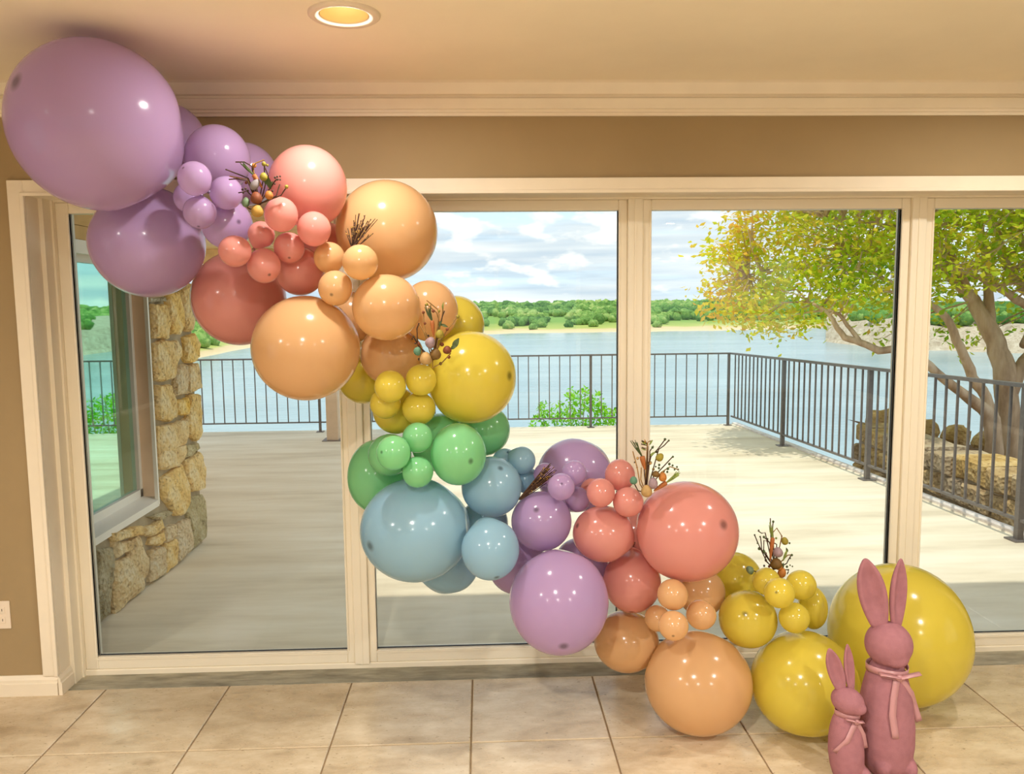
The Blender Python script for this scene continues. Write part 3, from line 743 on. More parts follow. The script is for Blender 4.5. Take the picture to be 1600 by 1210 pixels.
# ---- lake, far shore and forest
LZ = -18.0
struct(MB().box(-3500, 3500, 6, 5000, LZ-1, LZ).build('lake', M_water, origin=(0, 0, LZ)), 'pale blue lake with fine ripples spreading beyond the deck', 'lake')
def shore_pt(u, v): return atZ(u, v, LZ)
def interp(x, P):
    for (a, b), (c, d) in zip(P, P[1:]):
        if x <= c: return b+(d-b)*max(0, min(1, (x-a)/(c-a)))
    return P[-1][1]
WL = [(-500, 590), (0, 590), (250, 572), (310, 560), (360, 549), (420, 538), (540, 528), (700, 525), (800, 521), (960, 519), (1100, 517), (1200, 515), (1300, 512), (1370, 507), (1385, 504)]
BK = [(-500, 516), (250, 512), (330, 506), (420, 500), (540, 497), (700, 495), (800, 494), (960, 492), (1100, 491), (1200, 490), (1300, 489), (1385, 488.5)]
def land(name, WLp, u0, u1, nu, prof, mat, label):
    m = MB(); R = len(prof)
    for i in range(nu+1):
        u = u0+(u1-u0)*i/nu; p0 = shore_pt(u, interp(u, WLp)+1.2*noise.noise((u*.03, 1, 0)))
        d = Vector((p0.x-CAM.x, p0.y-CAM.y, 0)); L = d.length; d.normalize()
        for (far, hz) in prof:
            q = CAM+d*(L+far); hz2 = hz*(1+.5*noise.noise((u*.012, far*.01, 2))) if hz > 0 else hz
            m.v.append((q.x, q.y, LZ+hz2))
    for i in range(nu):
        for r in range(R-1): a = i*R+r; m.f.append((a, a+1, a+R+1, a+R))
    o = struct(m.build(name, mat, smooth=True, origin=(0, 0, 0)), label, 'shore'); return o
PROF = [(-14, -.7), (0, .05), (10, 1.2), (22, 1.9), (40, 2.6), (90, 4.2), (180, 6.5), (320, 8.5), (600, 10), (1200, 10)]
land('far_shore', WL, -500, 1390, 130, PROF, M_shore, 'sandy far shore with grassy slope across the lake')
def pr_h(far): return interp(far, PROF)
rnd = random.Random(21)
def blob(m, c, r, hgt, tone, n=7, mm=5):
    k = len(m.v); m.ellipsoid(c, (r, r*rnd.uniform(.8, 1.1), hgt), n, mm, noise_amp=.55); m.tone += [min(1, max(0, tone+rnd.uniform(-.08, .08))) for _ in range(len(m.v)-k)]
forest = MB(); singles = []
for k in range(6500):
    u = rnd.uniform(-480, 1385); vv = interp(u, WL); p0 = shore_pt(u, vv); d = Vector((p0.x, p0.y-CAM.y, 0)); L = d.length; d.normalize()
    far = (60+745*rnd.random()**1.6) if k > 200 else rnd.uniform(14, 40)
    if 1040 < u < 1385 and far < 95: continue
    if noise.noise((u*.02, far*.01, 5)) < -.22 and far < 220: continue
    q = CAM+d*(L+far); s = rnd.uniform(1.7, 3.5)*(1+far/700)
    z = LZ+pr_h(far)*(1+.5*noise.noise((u*.012, far*.01, 2)))
    tone = .45+.5*noise.noise((q.x*.01, q.y*.01, 1))+rnd.uniform(-.25, .25)
    if far < 45:
        if len(singles) < 22 and 280 < u < 1380 and all((q-w[0]).length > 15 for w in singles): singles.append((q, min(s, 4), z, tone, u))
        continue
    blob(forest, (q.x, q.y, z+s*.75), s*1.15, s*rnd.uniform(.8, 1.15), tone)
fo = forest.build('far_forest', M_forest, smooth=True, origin=(0, 0, 0)); fo['kind'] = 'stuff'; fo['label'] = 'low green scrub forest covering the far shore'; fo['category'] = 'forest'
for (q, s, z, tone, u) in singles:
    m = MB(); blob(m, (q.x, q.y, z+s*.8), s*1.05, s*.95, tone+.1, 10, 7); blob(m, (q.x+s*.6, q.y, z+s*.55), s*.7, s*.6, tone+.2, 8, 6); blob(m, (q.x-s*.6, q.y, z+s*.5), s*.7, s*.6, tone, 8, 6)
    tag(m.build('shore_tree', M_forest, smooth=True), 'rounded green tree standing alone near the sandy far shore', 'tree', 'single trees on the far shore')
# distant ridge across open water
m = MB()
for i in range(41):
    u = 1150+i*20; p = shore_pt(u, 486+.0*i); d = Vector((p.x, p.y-CAM.y, 0)).normalized(); q = CAM+d*1700
    for dz in (-1, 10+4*noise.noise((u*.02, 0, 0))): m.v.append((q.x, q.y, LZ+dz))
    q2 = CAM+d*2100; m.v.append((q2.x, q2.y, LZ+12))
for i in range(40):
    for r in range(2): a = i*3+r; m.f.append((a, a+1, a+4, a+3))
m.tone = [.15]*len(m.v)
struct(m.build('distant_ridge', M_forest, smooth=True, origin=(0, 0, 0)), 'faint wooded ridge on the horizon beyond the inlet', 'ridge')
# rocky point on the right: stepped limestone ledges
WL2 = [(1290, 534), (1320, 538), (1400, 546), (1500, 549), (1600, 552), (1800, 556)]
land('rocky_point', WL2, 1290, 1800, 60, [(-8, -.6), (0, .1), (2, .9), (9, 1.3), (10, 3.0), (16, 3.4), (17.5, 6.2), (26, 6.8), (28, 9.0), (60, 10), (140, 11.5), (300, 12)], M_rock, 'stepped pale limestone point rising from the lake behind the tree')
pf = MB()
for k in range(420):
    u = rnd.uniform(1330, 1800); p0 = shore_pt(u, interp(u, WL2)); d = Vector((p0.x, p0.y-CAM.y, 0)); L = d.length; d.normalize()
    far = 30+160*rnd.random(); q = CAM+d*(L+far); s = rnd.uniform(1.8, 3.4); blob(pf, (q.x, q.y, LZ+9.5+far*.012+s*.5), s*1.1, s, .35+rnd.uniform(-.3, .3))
po = pf.build('point_scrub', M_forest, smooth=True, origin=(0, 0, 0)); po['kind'] = 'stuff'; po['label'] = 'green scrub growing on top of the rocky point'; po['category'] = 'scrub'

# ---- the tree at the side of the deck
def P3(u, v, Y): return atY(u, v, Y)
def far_of(u, Y): return Y+1.0+1.3*max(0, min(1, (1450-u)/330))
tree = tag(empty('crape_tree', atY(1570, 722, 5.2)), 'spreading many-stemmed tree with yellow green leaves beside the deck', 'tree')
LIMBS = [
 ('trunk', '1553,735,4.2,15 1553,690,4.2,13 1550,655,4.2,13 1535,636,4.15,10 1500,612,4.0,8 1470,588,3.9,7 1440,562,3.8,7 1405,545,3.7,6 1375,548,3.65,6 1345,535,3.6,5.5 1320,528,3.6,5 1305,505,3.6,4 1292,486,3.6,3 1262,472,3.6,2'),
 ('limb', '1345,535,3.6,4 1330,515,3.62,3.4 1312,492,3.65,2.8 1296,484,3.7,2.2 1270,487,3.8,1.6'),
 ('limb', '1551,655,4.2,11 1540,620,4.2,9 1520,590,4.15,8 1505,555,4.1,7.5 1490,520,4.1,7 1478,495,4.1,6 1455,475,4.1,5 1420,462,4.05,3.5 1380,455,4,2'),
 ('trunk', '1583,735,4.35,20 1580,680,4.35,18 1572,620,4.35,17 1568,575,4.35,17 1555,535,4.4,15 1538,500,4.45,13 1522,470,4.5,11 1495,440,4.5,9 1470,420,4.5,7 1440,405,4.5,5 1400,395,4.4,4 1340,390,4.3,2.5'),
 ('limb', '1548,515,4.42,9 1545,480,4.5,8 1543,440,4.5,7 1540,400,4.5,6 1530,350,4.6,5 1520,310,4.7,4 1500,240,4.8,3'),
 ('limb', '1575,620,4.35,13 1600,565,4.3,10 1640,530,4.3,9 1700,480,4.4,7 1780,400,4.5,5 1840,300,4.6,3'),
 ('limb', '1660,515,4.33,9 1600,450,4.4,8 1571,412,4.4,7 1560,370,4.4,5 1545,330,4.5,4 1520,270,4.6,3'),
 ('limb', '1650,524,4.3,8 1600,474,4.2,7 1565,452,4.1,6 1543,441,4.1,5 1510,425,4,3 1470,418,3.9,2'),
 ('limb', '1700,480,4.4,8 1600,382,4.8,7 1584,358,4.9,7 1576,325,5,6 1570,260,5,5'),
 ('limb', '1522,470,4.5,6 1485,395,4.3,5 1450,372,4.2,5 1420,365,4,4 1370,350,3.9,3 1290,340,3.8,2'),
 ('limb', '1495,440,4.5,5 1440,340,5.2,4 1390,300,5.5,3 1300,250,5.6,2'),
 ('limb', '1420,462,4.05,3 1392,440,4.0,3 1360,425,3.9,2.6 1300,415,3.8,2.2 1230,420,3.7,1.6 1170,430,3.7,1.2'),
 ('limb', '1600,540,4.32,7 1640,440,5,6 1650,330,5.4,5 1640,220,5.6,3'),
]
limb_pts = []
for nm, s in LIMBS:
    q = [tuple(map(float, x.split(','))) for x in s.split()]; q = [(a, b, far_of(a, c), d) for a, b, c, d in q]
    # subdivide for gentle bends
    pts, rad = [], []
    for i in range(len(q)-1):
        for k in range(3):
            t = k/3; a = [q[i][j]+(q[i+1][j]-q[i][j])*t for j in range(4)]
            w = P3(a[0], a[1], a[2]); w += Vector((noise.noise((a[0]*.05, a[1]*.05, 1)), noise.noise((a[0]*.05, a[1]*.05, 7)), noise.noise((a[0]*.05, a[1]*.05, 4))))*.02
            pts.append(w); rad.append(a[3]*pxm(a[2])*(1+.12*noise.noise((a[0]*.06, a[1]*.06, 3))))
    pts.append(P3(*q[-1][:3])); rad.append(q[-1][3]*pxm(q[-1][2]))
    if nm == 'trunk': pts[0].z -= .15; rad[0] *= 1.3
    limb_pts += [p for p, r in zip(pts, rad) if r < .055]
    MB().tube(pts, rad, 9).build(nm, M_bark, tree, smooth=True)
CAN = [(1102, 440), (1128, 404), (1118, 372), (1150, 388), (1152, 350), (1147, 320), (1165, 250), (1230, 190), (1400, 130), (1650, 110), (1900, 200), (1900, 470), (1700, 470), (1600, 440), (1545, 452), (1500, 420), (1470, 462), (1440, 478), (1400, 462), (1340, 470), (1295, 486), (1262, 500), (1212, 516), (1180, 500), (1140, 506), (1108, 470)]
def inside(x, y, P):
    c = False; j = len(P)-1
    for i in range(len(P)):
        if (P[i][1] > y) != (P[j][1] > y) and x < (P[j][0]-P[i][0])*(y-P[i][1])/(P[j][1]-P[i][1])+P[i][0]: c = not c
        j = i
    return c
rnd = random.Random(31)
clusters = []
while len(clusters) < 1750:
    u, v = rnd.uniform(1100, 1900), rnd.uniform(110, 520)
    if not inside(u, v, CAN): continue
    if noise.noise((u*.018, v*.022, 9)) < -.30 and u > 1200: continue
    Y = 3.3+3.2*rnd.random()**1.3 if u > 1200 else 3.2+1.6*rnd.random()
    clusters.append((u, v, far_of(u, Y)))
for (u, v) in ((1380, 500), (1388, 515), (1382, 528), (1372, 497), (1480, 505), (1500, 520), (1520, 540), (1590, 500), (1462, 520), (1556, 470), (1590, 470), (1455, 498), (1540, 520)): clusters.append((u, v, 6.4))
lf = MB(); tw = MB()
for ci, (u, v, Y) in enumerate(clusters):
    c = P3(u, v, Y); cl_tone = .40+.34*max(0, min(1, (1330-u)/220))+.35*noise.noise((u*.02, v*.02, 2))
    near = min(limb_pts, key=lambda p: (p-c).length_squared) if ci % 2 == 0 else None
    if near is not None and (near-c).length < 1.8:
        mid = (near+c)/2+Vector((rnd.uniform(-.08, .08), rnd.uniform(-.08, .08), rnd.uniform(-.02, .1)))
        tw.tube([near, mid, c], [.011, .008, .004], 4, False)
    for k in range(rnd.randint(18, 30)):
        p = c+Vector((rnd.gauss(0, .14), rnd.gauss(0, .14), rnd.gauss(0, .09)))
        L = rnd.uniform(.06, .105); wd = L*rnd.uniform(.45, .65)
        d = Vector((rnd.gauss(0, 1), rnd.gauss(0, 1), rnd.gauss(-.25, .6))).normalized(); s = d.cross(Vector((rnd.gauss(0, .6), rnd.gauss(0, .6), 1))).normalized()
        nrm = d.cross(s); k0 = len(lf.v)
        lf.v += [tuple(p), tuple(p+d*L*.5+s*wd/2+nrm*.006), tuple(p+d*L), tuple(p+d*L*.5-s*wd/2+nrm*.006)]; lf.f.append((k0, k0+1, k0+2, k0+3))
        tn = min(1, max(0, cl_tone+rnd.gauss(0, .16))); lf.tone += [tn]*4
me_ = lf.build('foliage', M_leaf, tree); me_['kind'] = 'stuff'
tw.build('twigs', M_bark, tree)

# ---- shrub poking up behind the far railing
bush = tag(empty('lakeside_shrub', (1.25, 8.75, -1.7)), 'bright lime green leafy shrub growing up behind the far railing', 'shrub')
BM = [(822, 672), (838, 650), (842, 628), (858, 632), (870, 640), (885, 615), (893, 605), (905, 615), (915, 602), (922, 618), (935, 612), (942, 628), (952, 640), (985, 630), (1000, 660), (1000, 720), (820, 720)]
lf = MB(); n = 0
while n < 4200:
    u, v = rnd.uniform(820, 1000), rnd.uniform(600, 720)
    if not inside(u, v, BM) or noise.noise((u*.09, v*.09, 3)) < -.22: continue
    p = P3(u, v, 8.55+.7*rnd.random()); n += 1; L = rnd.uniform(.045, .09); wd = L*.5
    d = Vector((rnd.gauss(0, 1), rnd.gauss(0, 1), rnd.gauss(.1, .7))).normalized(); s = d.cross(Vector((rnd.gauss(0, .6), rnd.gauss(0, .6), 1))).normalized(); k0 = len(lf.v)
    lf.v += [tuple(p), tuple(p+d*L*.5+s*wd/2), tuple(p+d*L), tuple(p+d*L*.5-s*wd/2)]; lf.f.append((k0, k0+1, k0+2, k0+3)); tn = min(1, max(0, .5+rnd.gauss(0, .25))); lf.tone += [tn]*4
o = lf.build('foliage', M_bushleaf, bush); o['kind'] = 'stuff'
for (u, v) in ((845, 640), (890, 612), (915, 608), (938, 620), (960, 645), (870, 650)):
    b_ = Vector((1.25+rnd.uniform(-.15, .15), 8.8, -1.75)); e = P3(u, v, 8.85); MB().tube([b_, (b_+e)/2+Vector((rnd.uniform(-.1, .1), 0, .05)), e], [.018, .012, .005], 6).build('stem', M_bark, bush)

# ================================================================== BALLOON GARLAND
def balloon_mesh(scale, axis, tip, n):
    """latex skin: near-round body, nipple spot at the crown, taper to a neck at the tie"""
    m = MB(); rows = n*3//4; prof = []
    for i in range(rows+1):
        a = math.pi*i/rows; r = math.sin(a); h = math.cos(a)
        if a > 2.05:
            t = (a-2.05)/(math.pi-2.05); h -= .16*t**2.2; r *= 1-.10*math.sin(math.pi*t); r = max(r, .035*t)
        prof.append((r, h, a))
    q = Vector((0, 0, 1)).rotation_difference(Vector(axis).normalized())
    tipv = []
    def add(r, h, b, a):
        v = q @ Vector((r*math.cos(b), r*math.sin(b), h)); m.v.append((v.x*scale[0], v.y*scale[1], v.z*scale[2]))
        tipv.append(tip*.75*max(0, min(1, (.125-a)/.085)) if a < .5 else (.35 if a > 3.0 else 0))
    add(0, prof[0][1], 0, 0)
    # extra fine rings at the crown so the spot stays small and round
    rings = [(math.sin(a), math.cos(a), a) for a in (.04, .07, .10, .13, .17)]+[p for p in prof[1:] if p[2] > .2]
    for r, h, a in rings:
        for j in range(n): add(r, h, 2*math.pi*j/n, a)
    for j in range(n): m.f.append((0, 1+j, 1+(j+1) % n))
    for i in range(len(rings)-1):
        for j in range(n): a_ = 1+i*n; m.f.append((a_+j, a_+n+j, a_+n+(j+1) % n, a_+(j+1) % n))
    a_ = 1+(len(rings)-1)*n; m.f.append(tuple(a_+j for j in range(n)))
    me = m.mesh('balloon', True); at = me.attributes.new('tip', 'FLOAT', 'POINT'); at.data.foreach_set('value', tipv)
    back = q @ Vector((0, 0, -1.16)); return me, Vector((back.x*scale[0], back.y*scale[1], back.z*scale[2]))
BALL = [  # name, colour, centre x y z, radii, crown direction, crown spot shows
("P1","lilac",-1.185,-0.660,2.143, 0.253,0.255,0.258, -0.51,-0.80,0.31,1),
("P2","lilac",-1.138,-0.237,2.185, 0.141,0.137,0.133, 0.52,-0.85,0.00,0),
("P3","lilac",-0.894,-0.432,2.082, 0.108,0.111,0.114, 0.63,-0.76,0.19,0),
("P4","lilac",-0.867,-0.211,2.066, 0.117,0.115,0.114, 0.47,-0.61,-0.64,0),
("P5","lilac",-0.887,-0.686,1.978, 0.051,0.052,0.053, -0.39,-0.77,0.51,1),
("P6","lilac",-0.823,-0.587,1.948, 0.052,0.053,0.054, 0.38,-0.55,-0.74,0),
("P7","lilac",-0.893,-0.638,1.880, 0.051,0.052,0.052, 0.03,-0.45,-0.89,1),
("P8","lilac",-0.967,-0.524,1.941, 0.047,0.048,0.050, 0.27,-0.91,0.30,0),
("P9","lilac",-1.188,-0.324,1.813, 0.195,0.196,0.197, 0.61,-0.30,-0.73,0),
("P10","lilac",-0.859,-0.477,1.859, 0.084,0.084,0.085, 0.69,-0.72,0.01,1),
("C1","coral",-0.589,-0.448,1.984, 0.133,0.137,0.140, 0.36,-0.78,0.51,0),
("C2","coral",-0.642,-0.619,1.874, 0.054,0.055,0.056, 0.84,-0.45,-0.31,0),
("C3","coral",-0.548,-0.569,1.832, 0.055,0.056,0.057, 0.09,-0.92,0.39,0),
("C4","coral",-0.732,-0.526,1.818, 0.044,0.044,0.045, 0.50,-0.00,0.86,0),
("C5","coral",-0.642,-0.522,1.775, 0.051,0.051,0.052, 0.14,-0.71,-0.69,1),
("C6","coral",-0.783,-0.655,1.756, 0.051,0.051,0.050, 0.01,-0.89,-0.46,0),
("C7","coral",-0.714,-0.579,1.713, 0.055,0.056,0.057, 0.49,-0.68,-0.55,1),
("C8","coral",-0.934,-0.125,1.611, 0.177,0.179,0.181, 0.15,-0.91,-0.38,0),
("C9","coral",-0.637,-0.402,1.701, 0.085,0.085,0.085, 0.45,-0.85,0.27,0),
("C10","coral",-0.593,-0.149,1.807, 0.090,0.091,0.091, 0.64,-0.77,-0.06,0),
("O1","peach",-0.342,-0.278,1.848, 0.185,0.184,0.184, 0.07,-0.89,-0.45,0),
("O2","peach",-0.516,-0.485,1.742, 0.053,0.054,0.054, -0.41,-0.83,0.37,0),
("O3","peach",-0.394,-0.607,1.720, 0.058,0.058,0.058, 0.52,-0.85,0.07,0),
("O4","peach",-0.487,-0.554,1.638, 0.057,0.058,0.059, -0.07,-0.92,-0.38,1),
("O5","peach",-0.319,-0.551,1.572, 0.115,0.113,0.111, 0.52,-0.85,0.02,0),
("O6","peach",-0.608,-0.477,1.434, 0.184,0.182,0.181, 0.42,-0.84,0.35,0),
("O7","peach",-0.332,-0.315,1.397, 0.116,0.115,0.113, -0.21,-0.41,-0.89,0),
("O8","peach",-0.490,-0.234,1.535, 0.094,0.097,0.100, -0.52,-0.80,0.28,0),
("O9","peach",-0.187,-0.374,1.557, 0.103,0.106,0.110, 0.23,-0.97,-0.09,0),
("Y1","yellow",-0.100,-0.179,1.500, 0.110,0.112,0.113, 0.61,0.17,0.78,0),
("Y2","yellow",-0.043,-0.389,1.317, 0.164,0.165,0.167, 0.84,-0.54,0.07,1),
("Y3","yellow",-0.311,-0.574,1.307, 0.053,0.054,0.055, -0.13,-0.98,0.14,0),
("Y4","yellow",-0.210,-0.537,1.324, 0.053,0.053,0.054, 0.43,-0.86,-0.27,0),
("Y5","yellow",-0.339,-0.491,1.239, 0.054,0.054,0.053, 0.60,-0.79,-0.12,0),
("Y6","yellow",-0.223,-0.496,1.220, 0.058,0.057,0.057, 0.06,-0.93,0.37,0),
("Y7","yellow",-0.460,-0.164,1.302, 0.100,0.101,0.102, 0.58,-0.60,-0.54,0),
("Y8","yellow",-0.314,-0.356,1.196, 0.088,0.087,0.086, 0.56,-0.79,0.27,0),
("G1","green",-0.088,-0.533,1.064, 0.097,0.103,0.108, 0.46,-0.88,-0.07,1),
("G2","green",-0.000,-0.189,1.093, 0.104,0.103,0.102, 0.02,-1.00,0.01,0),
("G3","green",-0.407,-0.232,0.926, 0.116,0.129,0.142, 0.69,-0.72,0.02,0),
("G4","green",-0.298,-0.637,1.092, 0.057,0.057,0.058, -0.61,-0.77,0.19,1),
("G5","green",-0.224,-0.566,1.130, 0.052,0.052,0.052, 0.19,-0.90,0.39,0),
("G6","green",-0.224,-0.597,1.017, 0.053,0.053,0.053, 0.82,-0.58,0.00,0),
("G7","green",-0.336,-0.429,1.046, 0.077,0.076,0.075, -0.30,-0.89,0.36,0),
("G8","green",-0.160,-0.329,1.070, 0.109,0.109,0.109, 0.20,-0.94,0.29,0),
("B1","blue",-0.245,-0.478,0.784, 0.196,0.190,0.183, -0.74,-0.66,-0.10,1),
("B2","blue",0.027,-0.428,0.922, 0.109,0.109,0.110, 0.29,-0.60,0.74,1),
("B3","blue",0.018,-0.610,0.748, 0.099,0.102,0.105, 0.20,-0.65,-0.73,1),
("B4","blue",-0.146,-0.249,0.585, 0.124,0.122,0.121, 0.26,-0.33,0.91,0),
("B5","blue",0.140,-0.347,1.001, 0.052,0.052,0.052, 0.75,-0.51,-0.42,0),
("B6","blue",0.081,-0.267,0.983, 0.049,0.049,0.049, -0.54,-0.72,0.44,0),
("B7","blue",0.157,-0.290,0.915, 0.051,0.051,0.051, -0.60,-0.80,0.07,0),
("B8","blue",-0.003,-0.127,0.704, 0.098,0.097,0.096, 0.10,-0.94,0.33,0),
("L1","lilac",0.364,-0.138,0.896, 0.153,0.150,0.147, -0.67,-0.63,-0.40,0),
("L2","lilac",0.327,-0.420,0.967, 0.045,0.045,0.045, 0.46,-0.78,0.42,0),
("L3","lilac",0.271,-0.511,0.937, 0.048,0.048,0.048, -0.04,-0.90,0.44,1),
("L4","lilac",0.342,-0.390,0.860, 0.047,0.047,0.047, -0.16,-0.95,0.26,0),
("L5","lilac",0.207,-0.426,0.791, 0.110,0.109,0.108, -0.22,-0.77,0.60,1),
("L6","lilac",0.255,-0.573,0.544, 0.173,0.177,0.182, 0.01,-0.84,-0.54,1),
("L7","lilac",0.123,-0.264,0.578, 0.114,0.115,0.116, -0.22,-0.83,0.51,0),
("L8","lilac",0.377,-0.221,0.548, 0.110,0.112,0.113, -0.13,-0.99,0.01,0),
("L9","lilac",0.227,-0.355,0.948, 0.043,0.043,0.043, -0.39,-0.63,0.67,0),
("K1","coral",0.729,-0.472,0.756, 0.184,0.182,0.179, 0.49,-0.80,0.35,1),
("K2","coral",0.430,-0.451,0.746, 0.112,0.107,0.101, -0.88,-0.26,0.40,1),
("K3","coral",0.551,-0.371,0.537, 0.108,0.112,0.116, -0.12,-0.56,-0.82,1),
("K4","coral",0.493,-0.433,0.958, 0.055,0.056,0.058, -0.66,-0.70,-0.28,0),
("K5","coral",0.410,-0.518,0.915, 0.050,0.051,0.051, 0.12,-0.99,0.09,0),
("K6","coral",0.509,-0.509,0.877, 0.054,0.053,0.053, -0.05,-0.99,0.16,0),
("K7","coral",0.407,-0.330,0.880, 0.046,0.045,0.045, -0.76,-0.23,-0.60,0),
("K8","coral",0.616,-0.187,0.646, 0.106,0.105,0.105, -0.41,-0.90,-0.13,0),
("N1","peach",0.537,-0.336,0.287, 0.124,0.120,0.115, 0.26,-0.88,0.41,0),
("N2","peach",0.777,-0.479,0.187, 0.195,0.190,0.184, -0.40,-0.88,-0.27,0),
("N3","peach",0.650,-0.598,0.567, 0.053,0.054,0.054, 0.04,-0.44,0.90,0),
("N4","peach",0.762,-0.560,0.477, 0.053,0.053,0.052, -0.66,-0.71,-0.25,0),
("N5","peach",0.624,-0.478,0.434, 0.046,0.047,0.047, -0.51,-0.73,0.45,0),
("N6","peach",0.638,-0.663,0.483, 0.051,0.051,0.050, -0.23,-0.92,-0.33,1),
("N7","peach",0.834,-0.299,0.461, 0.092,0.091,0.091, -0.11,-0.97,0.23,0),
("W1","yellow",1.003,-0.178,0.466, 0.109,0.109,0.108, 0.14,-0.56,0.82,0),
("W2","yellow",0.970,-0.443,0.409, 0.106,0.105,0.105, -0.37,-0.78,0.50,1),
("W3","yellow",1.027,-0.469,0.560, 0.050,0.050,0.050, -0.25,-0.95,0.20,0),
("W4","yellow",1.034,-0.578,0.557, 0.053,0.053,0.053, -0.51,-0.79,0.34,1),
("W5","yellow",1.149,-0.485,0.549, 0.054,0.054,0.054, -0.32,-0.89,0.34,0),
("W6","yellow",1.106,-0.537,0.448, 0.054,0.054,0.054, -0.10,-0.98,-0.15,0),
("W7","yellow",1.236,-0.388,0.424, 0.052,0.067,0.081, -0.19,-0.93,-0.31,0),
("W8","yellow",1.160,-0.514,0.189, 0.191,0.188,0.186, -0.17,-0.30,0.94,0),
("W9","yellow",1.616,-0.309,0.276, 0.262,0.267,0.273, -0.92,-0.37,0.08,0),
]
